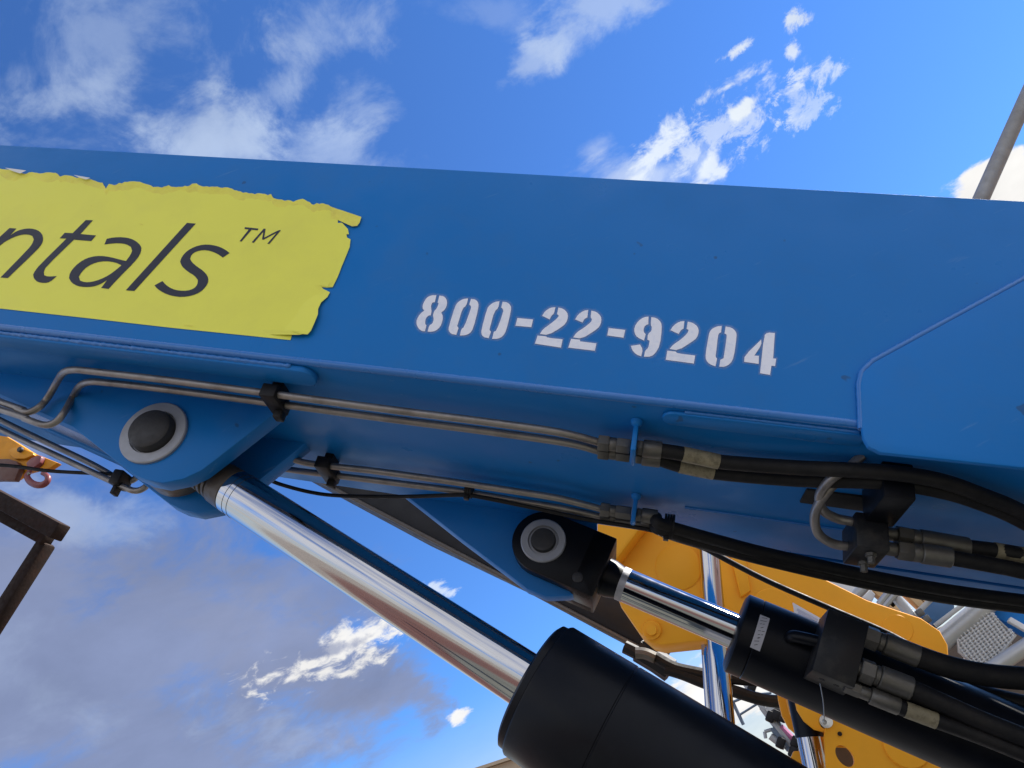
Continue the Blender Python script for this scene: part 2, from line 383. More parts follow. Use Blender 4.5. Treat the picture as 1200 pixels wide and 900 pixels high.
# ------------------------------------------------------------------ ground
gm, gnt, gb = new_mat('yard_gravel')
def ground_nodes():
    N, L = gnt.nodes, gnt.links; tc = N.new('ShaderNodeTexCoord')
    n = N.new('ShaderNodeTexNoise'); n.inputs['Scale'].default_value = .25; n.inputs['Detail'].default_value = 12; n.inputs['Roughness'].default_value = .7
    L.new(tc.outputs['Object'], n.inputs['Vector'])
    def ramp(fac, stops):
        r = N.new('ShaderNodeValToRGB'); L.new(fac, r.inputs[0]); e = r.color_ramp.elements
        while len(e) < len(stops): e.new(.5)
        for k, (p, c) in enumerate(stops): e[k].position = p; e[k].color = (*c, 1)
        return r.outputs[0]
    # grey concrete pad round the machine, red brown earth beyond it, pale gravel far out
    ln = N.new('ShaderNodeVectorMath'); ln.operation = 'LENGTH'; L.new(tc.outputs['Object'], ln.inputs[0])
    ad_ = N.new('ShaderNodeMath'); ad_.operation = 'MULTIPLY_ADD'; L.new(n.outputs['Fac'], ad_.inputs[0]); ad_.inputs[1].default_value = 3; L.new(ln.outputs['Value'], ad_.inputs[2])
    ds = N.new('ShaderNodeMath'); ds.operation = 'DIVIDE'; L.new(ad_.outputs[0], ds.inputs[0]); ds.inputs[1].default_value = 60
    zone = ramp(ds.outputs[0], [(.13, (.135, .140, .115)), (.15, (.11, .045, .033)), (.33, (.13, .06, .042)), (.45, (.24, .21, .17))])
    tone = ramp(n.outputs['Fac'], [(.3, (.6, .6, .6)), (.7, (1.35, 1.3, 1.25))])
    mx = N.new('ShaderNodeMixRGB'); mx.blend_type = 'MULTIPLY'; mx.inputs[0].default_value = 1; L.new(zone, mx.inputs[1]); L.new(tone, mx.inputs[2])
    L.new(mx.outputs[0], gb.inputs['Base Color'])
    gb.inputs['Roughness'].default_value = .9
    b = N.new('ShaderNodeBump'); n2 = N.new('ShaderNodeTexNoise'); n2.inputs['Scale'].default_value = 30; L.new(tc.outputs['Object'], n2.inputs['Vector'])
    L.new(n2.outputs['Fac'], b.inputs['Height']); b.inputs['Strength'].default_value = .5; b.inputs['Distance'].default_value = .02; L.new(b.outputs[0], gb.inputs['Normal'])
ground_nodes()
g = MB(); S = 4000
g.add([(-S, -S, 0), (S, -S, 0), (S, S, 0), (-S, S, 0)], [[0, 1, 2, 3]])
go = g.build('ground', gm, flip_to=Vector((0, 0, 1))); go['kind'] = 'structure'

# ------------------------------------------------------------------ the blue boom machine
lift = thing('boom_lift', 'blue steel boom with torn yellow sticker, white stencilled number and two hydraulic cylinders', 'boom lift', (O.x, O.y, 0))
BW, BH = .53, .484
XL, XR = -4.2, 2.4
def section(x):
    r = .011; pts = []; q = .0003
    for (y, z, a, r) in ((r, r, math.pi, r), (BW - r, r, 1.5 * math.pi, r), (BW - q, BH - q, 0, q), (q, BH - q, .5 * math.pi, q)):
        for k in range(5):
            t = a + k / 4 * math.pi / 2; pts.append(W((x, y + r * math.cos(t), z + r * math.sin(t))))
    return pts
m = MB(); n = 20
m.add(section(XL) + section(XR), [[i, (i + 1) % n, n + (i + 1) % n, n + i] for i in range(n)] + [list(range(n)), list(range(n, 2 * n))])
boom = m.build('main_boom', BLUE, lift)

def bead(pts, r, name='weld_bead', parent=None, mt=None, amp=1):
    P = []
    for a, b in zip(pts[:-1], pts[1:]):
        k = max(2, int((b - a).length / .006)); P += [a.lerp(b, i / k) for i in range(k)]
    P.append(pts[-1]); ph = random.random() * 10
    mb = MB(); mb.tube(P, lambda i, n_: r * (1 + amp * .18 * math.sin(i * 2.4 + ph) + amp * .22 * mnoise.noise(Vector((i * .35, ph, 0)))), seg=8, smooth=False)
    return mb.build(name, mt or BLUEW, parent or boom, sharp=80)

# reinforcing plate at the base end of the boom
pl = [(1010, 500), (1008, 450), (1011, 436), (1024, 424), (1200, 328), (1560, 130), (1640, 600), (1200, 548), (1032, 530), (1018, 523), (1012, 513)]
m = MB(); m.prism([W(bp(p, -.009)) for p in pl], YB * .010, .003)
plate = m.build('reinforcing_plate', BLUE, boom)
wp = [W(bp(p, -.003)) for p in [(1009, 503), (1007, 450), (1010, 436), (1023, 423.5), (1200, 327), (1400, 218)]]
bead(wp, .0052, amp=.5)
# long weld of the bottom corner and the two flat bars under it
bead([W((x, .0062, .0062)) for x in (XL, .518)], .0074, amp=.12)
for (a, b, y0, y1) in ((XL, -.345, .008, .056), (.237, .53, .014, .050)):
    m = MB(); r = (y1 - y0) / 2; c = (y0 + y1) / 2; Z = -.013 if a == XL else -.008
    if a == XL:
        poly = [W((a, y0, 0)), *arc(W((b - r, c, 0)), r, -math.pi / 2, math.pi / 2, 10, XB, YB), W((a, y1, 0))]
    else:
        poly = [W((b, y1, 0)), *arc(W((a + r, c, 0)), r, math.pi / 2, 1.5 * math.pi, 10, XB, YB), W((b, y0, 0))]
    m.prism(poly, ZB * Z, .004); m.build('flat_bar', BLUE, boom)
bead([W((x, .009, -.004)) for x in (XL, -.385)], .0046)
bead([W((x, .058, -.003)) for x in (XL, -.36)], .004)
bead([W((x, .014, -.002)) for x in (.27, .52)], .0028)
bead([W((x, .37, -.001)) for x in (.30, 1.2)], .003)
m = MB(); m.prism([W(l) for l in ((.50, BW + .001, -.002), (.66, BW + .09, -.002), (XR, BW + .09, -.002), (XR, BW + .09, .3), (.9, BW + .09, .3), (.50, BW + .001, .1))][:3] + [W((XR, BW + .001, -.002))], ZB * .012, .002); m.build('reinforcing_plate', BLUE, boom)
# access slot in the bottom plate
m = MB(); c = bz((966, 583)); m.box(W((c[0] + .03, c[1], -.001)), AX, (.13, .055, .006), .002); m.build('slot', DARK, boom)

# --- lugs for the lift cylinder
lugpx = [(345, 468), (330, 478), (252, 539), (236, 551), (215, 561), (190, 566), (170, 562), (155, 555), (85, 500), (0, 462)]
lug = [bp(p, .177) for p in lugpx]
lug2 = [(-1.28, 0, .004)] + [(p[0], 0, p[2]) for p in reversed(lug[1:])] + [(lug[0][0], 0, .004)]
def at_y(l, y): return W((l[0], y, l[2]))
for y in (.177, .316):
    m = MB(); m.prism([at_y(p, y) for p in lug2], YB * .037, .003); m.build('cylinder_lug', BLUE, lift)
# closing web between the lugs along their lower left edges
m = MB(); a, b, c = lug[7], lug[8], lug[9]
def offs(l, d): return Vector((l[0] + d * .55, 0, l[2] + d * .83))
web = [offs(a, .03), offs(b, .003), offs(c, .003), Vector((-1.29, 0, .0)), Vector((-1.26, 0, .0)), offs(c, .03), offs(b, .04), offs(a, .065)]
m.prism([at_y(p, .220) for p in web], YB * .09); m.build('web_plate', BLUEG, lift)
# pin with washer
pc = bp((181, 508), .177)
PINX, PINZ = pc[0], pc[2]
m = MB(); m.lathe(W((PINX, .180, PINZ)), -YB, [(0, .044), (0, .066), (.008, .066), (.010, .064), (.010, .046), (.006, .044)], 56); m.build('pin_washer', WASH, lift)
m = MB(); m.lathe(W((PINX, .19, PINZ)), -YB, [(-.19, .042), (.026, .043), (.034, .040), (.038, .034), (.039, .0)], 48); pin1 = m.build('pivot_pin', PIN, lift)
m = MB(); m.lathe(W((PINX, .355, PINZ)), YB, [(0, .044), (0, .066), (.010, .066), (.012, .064), (.012, 0)], 48); m.build('pin_washer', WASH, lift)

# --- lift cylinder
YC = .265
A0 = W((PINX, YC, PINZ)); A1 = W((.066, YC, -.381)); ad = (A1 - A0).normalized()
s_b = (A1 - A0).length + .014
cyl = bpy.data.objects.new('lift_cylinder', None)
m = MB(); m.lathe(A0 - YB * .041, YB, [(0, .03), (0, .072), (.004, .076), (.078, .076), (.082, .072), (.082, .03)], 48)
cylroot = m.build('lift_cylinder', GRIME, lift)
m = MB()
pr = [(.045, .036), (.088, .037), (.094, .037), (.096, .033), (.100, .033), (.102, .038), (.108, .038), (.110, .034), (.114, .034), (.116, .039), (.122, .039), (.124, .036), (.127, .036), (.129, .042), (.162, .0432), (.164, .041)]
m.lathe(A0, ad, pr, 48); m.build('rod_end', GRIME, cylroot)
m = MB(); RR = .0435
m.lathe(A0, ad, [(.162, .040), (.164, RR - .001), (.165, RR), (s_b + .1, RR)], 96); m.build('rod', CHROME, cylroot)
for s in (.180, .192):
    m = MB(); m.lathe(A0, ad, [(s, RR), (s, RR + .0004), (s + .0008, RR + .0004), (s + .0008, RR)], 64); m.build('scribe_line', PIN, cylroot)
BR = .109
m = MB(); s = s_b
m.lathe(A0, ad, [(s - .004, RR + .001), (s - .004, RR + .008), (s + .002, RR + .012), (s + .002, BR - .012), (s + .006, BR - .006), (s + .016, BR - .005), (s + .017, BR - .007)], 96); m.build('gland', BLACK, cylroot)
m = MB()
m.lathe(A0, ad, [(s + .017, BR - .009), (s + .017, BR - .002), (s + .020, BR), (s + .135, BR), (s + .136, BR - .0012), (s + .138, BR - .0012), (s + .139, BR), (s + 1.7, BR), (s + 1.71, BR - .01)], 96); m.build('barrel', BLACK, cylroot)

# --- levelling cylinder on the far side
Y2 = .54
p2 = bp((637, 635), .485); P2 = W((p2[0], Y2, p2[2]))
e2 = bp((863, 741), Y2)
e2w = W(e2); d2 = (e2w - P2).normalized(); n2 = d2.cross(YB).normalized()      # n2 points up or down in the side plane
if n2.dot(ZB) < 0: n2 = -n2
sx2 = lambda s, h, y=Y2: P2 + d2 * s + n2 * h + YB * (y - Y2)
# blue lug it hangs from
l2 = [(430, 545), (480, 584), (540, 631), (600, 676), (618, 690), (640, 699), (668, 698), (692, 688), (700, 660), (700, 590)]
lp = [bp(p, .522) for p in l2]
m = MB(); m.prism([at_y(p, .522) for p in lp], YB * .036, .002); m.build('cylinder_lug', BLUE, lift)
m = MB()
rc = .066
def clevis(y):
    pts = arc(sx2(0, 0, y), rc, math.pi / 2, 1.5 * math.pi, 16, d2, n2) + [sx2(.135, -rc, y), sx2(.135, rc, y)]
    return pts
mm = MB(); mm.prism(clevis(.480), YB * .036, .003); mm.prism(clevis(.564), YB * .036, .003)
mm.box(sx2(.112, 0), (d2, YB, n2), (.05, .120, rc * 2), .003)
cyl2 = mm.build('levelling_cylinder', BLACK, lift)
m = MB(); m.lathe(sx2(0, 0, .482), -YB, [(0, .030), (0, .047), (.006, .047), (.008, .045), (.008, .032), (.003, .030)], 48); m.build('pin_washer', WASH, cyl2)
m = MB(); m.lathe(sx2(0, 0, .482), -YB, [(-.12, .026), (.008, .026), (.014, .024), (.015, .020), (.015, 0)], 40); m.build('pivot_pin', PIN, cyl2)
m = MB(); m.lathe(sx2(.095, -.042, .481), -YB, [(0, .011), (.003, .011), (.004, .009), (.004, 0)], 24); m.build('plug', PIN, cyl2)
R2 = .0345
s_r = .172; s_b2 = (e2w - P2).length
m = MB(); m.lathe(P2, d2, [(.13, .040), (.150, .039), (s_r - .004, .034), (s_r, .033)], 48); m.build('rod_end', BLACK, cyl2)
m = MB(); m.lathe(P2, d2, [(s_r, R2 - .002), (s_r + .001, R2), (s_b2 + .1, R2)], 72); m.build('rod', CHROME, cyl2)
m = MB(); m.lathe(P2, d2, [(s_r - .002, R2), (s_r - .002, R2 + .0006), (s_r + .012, R2 + .0006), (s_r + .012, R2)], 64); m.build('rod_collar', WASH, cyl2)
B2 = .078
m = MB(); m.lathe(P2, d2, [(s_b2 - .004, R2 + .001), (s_b2 - .004, B2 - .01), (s_b2, B2 - .002), (s_b2 + .002, B2), (s_b2 + .028, B2), (s_b2 + .030, B2 - .002), (s_b2 + .032, B2), (s_b2 + 1.6, B2)], 80); m.build('barrel', BLACK, cyl2)

# chassis and wheels below the frame, carrying the cylinder feet
hx = Vector((XB.x, XB.y, 0)).normalized(); hy = Vector((-hx.y, hx.x, 0)); CAX = (hx, hy, Vector((0, 0, 1)))
cc = Vector((O.x, O.y, 0)) + hx * .45 + hy * .62
m = MB(); m.box(cc + Vector((0, 0, .78)), CAX, (2.3, 1.3, .72), .05); chs = m.build('chassis', POLE, lift)
m = MB(); m.box(cc + hx * 1.5 + Vector((0, 0, .70)), CAX, (.9, 1.5, .55), .06); m.build('counterweight', BLACK, lift)
for wx in (-.8, 1.2):
    for wyy in (-.85, .85):
        w0 = cc + hx * wx + hy * wyy + Vector((0, 0, .5))
        m = MB(); m.lathe(w0 - hy * .16, hy, [(0, .30), (0, .44), (.04, .50), (.28, .50), (.32, .44), (.32, .30)], 40); wh = m.build('wheel', RUBBER, lift)
        m = MB(); m.lathe(w0 - hy * .14, hy, [(0, .05), (.02, .30), (.26, .30), (.28, .05)], 32); m.build('rim', WBOX, wh)

# ------------------------------------------------------------------ hydraulic tubes, clamps, hoses
TR = .0068
def tubes(name, pts, r, mt, parent=lift, res=8, seg=12):
    m = MB(); m.tube([W(p) for p in pts], r, seg=seg, res=res); return m.build(name, mt, parent, sharp=60)
ZT = -.030
YN = .160
def path(pts):
    return [bp(p[:2], p[3]) if p[2] == 'y' else bz(p[:2], p[3]) for p in pts]
t1 = path([(-260, 385, 'y', YN), (0, 471, 'y', YN), (20, 479, 'y', YN), (33, 483, 'y', YN), (46, 477, 'y', YN), (56, 466, 'y', YN), (66, 449, 'z', ZT), (74, 437, 'z', ZT), (86, 433.5, 'z', ZT), (110, 435.5, 'z', ZT), (200, 446, 'z', ZT), (330, 463, 'z', ZT), (450, 479, 'z', ZT), (560, 493, 'z', ZT), (640, 504, 'z', ZT), (675, 511, 'z', ZT), (704, 519, 'z', ZT)])
t2 = path([(-260, 400, 'y', YN), (0, 480, 'y', YN), (30, 491, 'y', YN), (52, 498, 'y', YN), (66, 494, 'y', YN), (76, 482, 'y', YN), (86, 464, 'z', ZT), (94, 452, 'z', ZT), (106, 447.5, 'z', ZT), (130, 449, 'z', ZT), (200, 457, 'z', ZT), (330, 474, 'z', ZT), (450, 490, 'z', ZT), (560, 504, 'z', ZT), (640, 515, 'z', ZT), (675, 521, 'z', ZT), (704, 529, 'z', ZT)])
tubes('hydraulic_tube', t1, TR, STEEL); tubes('hydraulic_tube', t2, TR, STEEL)
YF = .372
t3 = path([(-200, 405, 'y', YF), (0, 503, 'y', YF), (60, 531, 'y', YF), (120, 559, 'y', YF), (142, 569, 'y', YF), (157, 575, 'y', YF), (170, 571, 'y', YF), (190, 552, 'y', YF)])
t4 = path([(-200, 392, 'y', YF + .02), (0, 492, 'y', YF + .02), (100, 540, 'y', YF + .02), (140, 562, 'y', YF + .02), (152, 564, 'y', YF + .02), (164, 556, 'y', YF + .02), (185, 535, 'y', YF + .02)])
t3 += path([(300, 530, 'z', ZT), (362, 543, 'z', ZT), (440, 552, 'z', ZT), (520, 563, 'z', ZT), (600, 575, 'z', ZT), (650, 583, 'z', ZT), (680, 590, 'z', ZT), (706, 597, 'z', ZT)])
t4 += path([(300, 545, 'z', ZT), (352, 552, 'z', ZT), (440, 563, 'z', ZT), (520, 573, 'z', ZT), (555, 578, 'z', ZT), (613, 588, 'z', ZT), (650, 594, 'z', ZT), (680, 600, 'z', ZT), (706, 606, 'z', ZT)])
tubes('hydraulic_tube', t3, TR, STEEL); tubes('hydraulic_tube', t4, TR, STEEL)

def clamp(pa, pb, z=ZT):
    a, b = bz(pa, z), bz(pb, z); c = (a + b) / 2; m = MB()
    wid = abs(b[1] - a[1]) + .034
    m.box(W((c[0], c[1], z)), AX, (.030, wid, .026), .003)
    m.box(W((c[0] + .006, c[1] + wid * .32, z - .016)), AX, (.016, .020, .022), .002)
    m.box(W((c[0], c[1], z / 2)), AX, (.018, wid * .5, -z), .001)
    m.build('tube_clamp', PLASTIC, lift)
clamp((324, 463), (322, 474)); clamp((386, 546), (383, 556))
def tie(p, r=.013, z=ZT, n_=3):
    c = bz(p, z); m = MB()
    for k in range(n_):
        m.lathe(W((c[0] + k * .005, c[1], c[2])), XB, [(0, r * .7), (0, r), (.004, r), (.004, r * .7)], 14)
    m.box(W((c[0] + .006, c[1] - .004, c[2] - r)), AX, (.010, .012, .012), .001)
    m.build('cable_tie', PLASTIC, lift)
tie((546, 574), .016)

# bulkhead brackets with fittings
def fitting(p, d, rows, parent, mt=FIT, name='fitting'):
    m = MB()
    for (a, b, r, sg) in rows:
        e = min(.0015, (b - a) * .2)
        m.lathe(p, d, [(a, r * .93), (a + e, r), (b - e, r), (b, r * .93)], sg, up=ZB)
    return m.build(name, mt, parent)
def bulkhead(pa, pb, y0, y1):
    m = MB(); x = (bz(pa)[0] + bz(pb)[0]) / 2
    m.box(W((x + .004, (y0 + y1) / 2, -.028)), AX, (.008, y1 - y0, .056), .002)
    m.lathe(W((x + .004, y0 + .005, -.001)), -ZB, [(0, .010), (.006, .009), (.010, .005), (.011, 0)], 14)
    o = m.build('bulkhead_bracket', BLUE, lift)
    return x
xb = bulkhead((742, 490), (742, 540), .055, bz((742, 546), -.056)[1])
xf = bulkhead((742, 580), (742, 612), bz((742, 578))[1], bz((742, 616), -.056)[1])
HR = .0118
def assembly(tend, x, hose_pts, r=HR, label=None):
    y, z = tend[1], tend[2]
    p = W((tend[0] - .004, y, z)); rows = [(0, .018, .0145, 6), (.018, .030, .0115, 24), (.030, x - tend[0] + .002, .0135, 6),
        (x - tend[0] + .012, x - tend[0] + .022, .0135, 6), (x - tend[0] + .022, x - tend[0] + .052, .0145, 24)]
    fitting(p, XB, rows, lift)
    h = tubes('hydraulic_hose', [(x + .045, y, z)] + hose_pts, r, RUBBER, seg=16)
    return h
def band(pts, i0, r, t0, t1, parent):
    a, b = W(pts[i0]), W(pts[i0 + 1]); m = MB()
    m.tube([a.lerp(b, t0), a.lerp(b, t1)], r, seg=18, smooth=False); m.build('hose_label', LABEL, parent)
def hz(l, z=ZT): return [bz(p, z) for p in l]
h1 = hz([(800, 532), (842, 541), (933, 548), (1033, 553), (1100, 563), (1150, 580), (1200, 601), (1290, 650)])
h2 = hz([(798, 546), (838, 554), (933, 562), (1033, 565), (1100, 575), (1150, 590), (1200, 612), (1290, 665)])
ha = assembly(t1[-1], xb, h1); hb = assembly(t2[-1], xb, h2)
band(h1, 0, HR + .0008, 0, 1, ha); band(h2, 0, HR + .0008, -.05, .95, hb)
h3 = hz([(772, 613), (800, 622), (850, 636), (900, 649), (1000, 671), (1100, 690), (1200, 704), (1400, 730)], -.045)
h4 = hz([(772, 620), (800, 630), (850, 644), (900, 657), (1000, 680), (1100, 699), (1200, 712), (1400, 738)], -.052)
assembly(t3[-1], xf, h3); assembly(t4[-1], xf, h4)
tie((778, 616), .024, -.04, 4)
# black strap of electric cables beside the tubes
cab = [bp((-120, 541), .40), bp((0, 545), .40), bp((60, 552), .39), bp((140, 556), .385)]
tubes('electric_cable', cab, .004, RUBBER)
m = MB(); c = W(bp((142, 563), .375)); m.box(c, AX, (.024, .045, .034), .004); m.box(c - ZB * .02, AX, (.010, .02, .03), .002); m.build('cable_tie', PLASTIC, lift)
cab2 = [bz((310, 560), -.06), bz((330, 568), -.055), bz((365, 577), -.05), bz((400, 581), -.05), bz((470, 582), -.045), bz((540, 580), -.042), bz((560, 582), -.042), bz((620, 594), -.042), bz((690, 609), -.044), bz((770, 623), -.05), bz((830, 645), -.06)]
tubes('electric_cable', cab2, .0042, RUBBER)
cab3 = [bp(p, y) for p, y in (((800, 628), .56), ((840, 650), .60), ((898, 680), .64), ((973, 713), .64), ((1040, 742), .62), ((1110, 778), .60), ((1200, 800), .6), ((1300, 820), .6))]
tubes('electric_cable', cab3, .0062, RUBBER)

# --- valve block under the boom
vz = -.075
vb = bz((1014, 640), -.085)
m = MB(); m.box(W((vb[0], vb[1], -.075)), AX, (.050, .085, .060), .003); blk = m.build('valve_block', LITBLK, lift)
m = MB(); m.box(W((vb[0] + .012, vb[1] - .085, -.030)), AX, (.045, .11, .060), .003); m.build('bracket', BLACK, blk)
for dy in (-.02, .02):
    m = MB(); m.lathe(W((vb[0] + .002, vb[1] + dy, -.105)), -ZB, [(0, .009), (.005, .009), (.006, .006), (.016, .006), (.017, .004)], 6); m.build('bolt', FIT, blk)
bx = vb[0]
for k, dy in enumerate((-.022, .012)):
    pts = [(bx - .02, vb[1] + dy, -.055 - .030 * k), (bx - .05, vb[1] + dy - .005, -.055 - .030 * k), (bx - .078, vb[1] + dy - .03, -.054 - .026 * k), (bx - .090, vb[1] + dy - .07, -.046 - .018 * k), (bx - .080, vb[1] + dy - .105, -.034 - .008 * k), (bx - .06, vb[1] + dy - .115, -.02), (bx - .04, vb[1] + dy - .12, .002)]
    tubes('hydraulic_tube', pts, .0078, STEEL, blk)
for (p, zz, hp) in (((1034, 624), -.055, [(1125, 640), (1165, 645), (1200, 651), (1280, 672)]), ((1034, 642), -.085, [(1105, 652), (1150, 660), (1200, 670), (1280, 692)])):
    a = bz(p, zz); pts = hz(hp, zz); d = (W(pts[0]) - W(a)); L_ = d.length
    fitting(W(a), d, [(0, .022, .011, 20), (.022, .045, .0165, 6), (.045, .058, .015, 20), (.058, L_ + .012, .0165, 24)], blk)
    o = tubes('hydraulic_hose', pts, .0125, RUBBER, blk, seg=16)
    if zz == -.055: band(pts, 1, .0134, 0, 1.2, blk)

# --- black port block on the levelling cylinder, its pipe, plate and hoses
fy = Y2 - B2 - .062
c0 = bp((986, 758), fy); cw = W(c0)
sB = (cw - P2).dot(d2); hB = (cw - P2).dot(n2)
m = MB(); m.box(sx2(sB, hB, fy + .036), (d2, YB, n2), (.070, .072, .116), .002); pb = m.build('port_block', LITBLK, cyl2)
for k in (-.012, .012):
    m = MB(); m.lathe(sx2(sB + k, hB - .0575, fy + .03), -n2, [(0, .005), (.001, .005), (.0012, .0)], 14); m.build('bolt_hole', DARK, cyl2)
m = MB(); st = bp((928, 746), Y2 - B2 - .01); sp = W(st); q = sx2(sB - .03, hB + .005, fy + .036)
m.tube([sp + YB * .03, sp, sp.lerp(q, .3) - YB * .004, q], .011, seg=16); m.build('feed_pipe', BLACK, cyl2)
# data plate curved round the barrel
ctr = W(bp((891, 741), Y2 - B2 * .98)); s0 = (ctr - P2).dot(d2); h0 = (ctr - P2).dot(n2)
ang0 = math.asin(max(-1, min(1, h0 / B2)))
def on_barrel(s_, a, r): return P2 + d2 * s_ + n2 * (r * math.sin(a)) - YB * (r * math.cos(a))
m = MB(); K = 10; vs = []
for i in range(K + 1):
    a = ang0 - .42 + .84 * i / K
    for r_ in (B2 + .0004, B2 + .0012):
        vs += [on_barrel(s0 - .009, a, r_), on_barrel(s0 + .009, a, r_)]
fs = []
for i in range(K):
    o_ = i * 4; p_ = o_ + 4
    fs += [[o_ + 2, o_ + 3, p_ + 3, p_ + 2], [o_, o_ + 2, p_ + 2, p_], [o_ + 3, o_ + 1, p_ + 1, p_ + 3]]
m.add(vs, fs); dp = m.build('data_plate', PLATE, cyl2)
m = MB()
for i in range(9):                                        # worn stamped characters
    a = ang0 - .34 + .085 * i; w_ = random.uniform(.003, .006)
    for (u_, v_) in ((random.uniform(-.004, .0), 0), (random.uniform(.0, .004), .02)):
        m.add([on_barrel(s0 + u_ - w_ / 2, a + v_, B2 + .0015), on_barrel(s0 + u_ + w_ / 2, a + v_ + .02, B2 + .0015), on_barrel(s0 + u_ + w_ / 2, a + v_ + .034, B2 + .0015), on_barrel(s0 + u_ - w_ / 2, a + v_ + .012, B2 + .0015)], [[0, 1, 2, 3]])
m.build('stamped_mark', PIN, cyl2)
def hosefit(p, pts, y, r, rows, lab=None):
    a = W(bp(p, y)); P_ = [bp(q_, y) for q_ in pts]; d = W(P_[0]) - a; L_ = d.length
    fitting(a, d, [(r0_ * L_, r1_ * L_, rr, sg) for (r0_, r1_, rr, sg) in rows], cyl2)
    h = tubes('hydraulic_hose', P_, r, RUBBER, cyl2, seg=16)
    if lab is not None: band(P_, lab, r + .001, 0.02, .98, cyl2)
RW = [(0, .12, .013, 20), (.12, .38, .021, 6), (.38, .48, .017, 20), (.48, 1.06, .020, 24)]
hosefit((1003, 741), [(1072, 768), (1110, 781), (1150, 790), (1200, 795), (1300, 800)], .455, .0195, RW)
hosefit((1000, 781), [(1064, 806), (1110, 827), (1150, 845), (1200, 865), (1300, 905)], .415, .0165, RW)
hosefit((990, 803), [(1050, 827), (1060, 831), (1098, 845), (1150, 864), (1200, 884), (1300, 925)], .425, .0125, [(0, .3, .0125, 6), (.3, .5, .011, 20), (.5, 1.06, .0145, 24)], 1)
hq = [bp(p, .50) for p in [(1004, 764), (1040, 776), (1080, 797), (1130, 822), (1200, 850), (1300, 890)]]
tubes('hydraulic_hose', hq, .0165, RUBBER, cyl2, seg=16)
hq = [bp(p, .52) for p in [(1004, 755), (1060, 780), (1120, 805), (1200, 826), (1300, 845)]]
tubes('hydraulic_hose', hq, .017, RUBBER, cyl2, seg=16)
# safety wire and eye bolt below the block
wa = sx2(sB - .01, hB - .06, fy + .05); wb_ = W(bp((966, 846), fy + .09))
m = MB(); m.tube([wa, wa.lerp(wb_, .5) + XB * .002, wb_], .0009, seg=6); wire = m.build('tie_wire', GALV, cyl2)
m = MB(); m.lathe(wb_ + YB * .002, -YB, [(0, .004), (.002, .0045), (.003, .002), (.003, 0)], 12); m.build('wire_button', GALV, cyl2)

# ------------------------------------------------------------------ torn sticker and lettering
YS = -.0010
top = [(-330, 176), (-240, 181), (-160, 188), (-80, 192), (0, 198), (12, 199.5), (22, 203), (31, 204.5), (38, 202), (52, 203.5), (60, 203), (66, 203.5), (71, 208), (76, 206), (88, 208), (104, 211), (121, 215), (124.5, 222), (128, 216), (134, 217.5), (140, 215), (150, 214.5), (165, 214.5), (171, 216.5), (180, 220), (186, 219.5), (190, 220.5), (198, 217.5), (204, 219.5), (220, 219.5), (226, 216.5), (231, 216), (236, 219), (243, 219.5), (258, 220.5), (270, 221), (275, 223.5), (285, 226.5), (292, 227), (299, 228), (305, 227), (314, 229.5), (318, 228), (321, 233), (327, 234.5), (334, 236), (338, 235), (344, 237), (350, 234.5), (355, 233.5), (361, 237), (368, 241), (372, 239), (380, 239.5), (388, 243), (402, 248), (424, 255.5)]
_t = [top[0]]
for _a, _b in zip(top[:-1], top[1:]):
    _k = 1 if _b[0] < 0 or _b[0] > 400 else max(1, int(math.hypot(_b[0] - _a[0], _b[1] - _a[1]) / 2.6))
    for _i in range(1, _k + 1):
        _f = _i / _k; _j = 0 if _i == _k else random.uniform(-.9, .9)
        _t.append((_a[0] + (_b[0] - _a[0]) * _f, _a[1] + (_b[1] - _a[1]) * _f + _j))
top = _t
right = [(422, 262), (419, 266), (413, 266.5), (405, 263), (395, 255.5), (401, 261.5), (408, 269), (409, 275), (406, 274.5), (407, 279), (411, 281), (410, 290), (406, 300), (401, 312), (396, 325), (390, 337), (384, 336.5), (378, 335), (375, 334.5), (379, 339), (387, 343), (384, 349), (377, 356), (374, 364), (374, 371), (370, 381), (366, 390), (362, 394.5), (358, 394), (352, 395), (347, 393), (341, 390), (342, 393), (340.5, 398.5)]
bot = [(200, 384), (100, 372.5), (0, 361.5), (-200, 339), (-330, 325)]
def sgrid(p, lift_): v = bp(p, YS); v[1] = YS - lift_; return v
m = MB()
inn_top = [(p[0] + (-14 if p[0] > 395 else 0), p[1] + (7 + 9 * mnoise.noise(Vector((p[0] * .045, 1, 0))))) for p in top[:-1]] + [(396, 258)]
def lift_top(p): return .0007 + .0030 * max(0, mnoise.noise(Vector((p[0] * .035, 4.2, 0))) + .45)
nT = len(top)
vs = [W(sgrid(p, lift_top(p))) for p in top] + [W(sgrid(p, 0)) for p in inn_top]
mt_ = MB(); mt_.add(vs, [[i, i + 1, nT + i + 1, nT + i] for i in range(nT - 1)])
inn_right = []
for (x_, y_) in right[5:-2]:
    d = 7 if y_ < 345 else 14 + (y_ - 345) * .45
    inn_right.append((min(x_ - d, 396), y_ - (3 if y_ > 345 else 0)))
def lift_right(p): return .0012 if p[1] < 345 else .0012 + .0055 * min(1, (p[1] - 345) / 25.0)
ro = right[5:-2]; nR = len(ro)
mr_ = MB()
mr_.add([W(sgrid(p, lift_right(p))) for p in ro] + [W(sgrid(p, 0)) for p in inn_right], [[i, i + 1, nR + i + 1, nR + i] for i in range(nR - 1)])
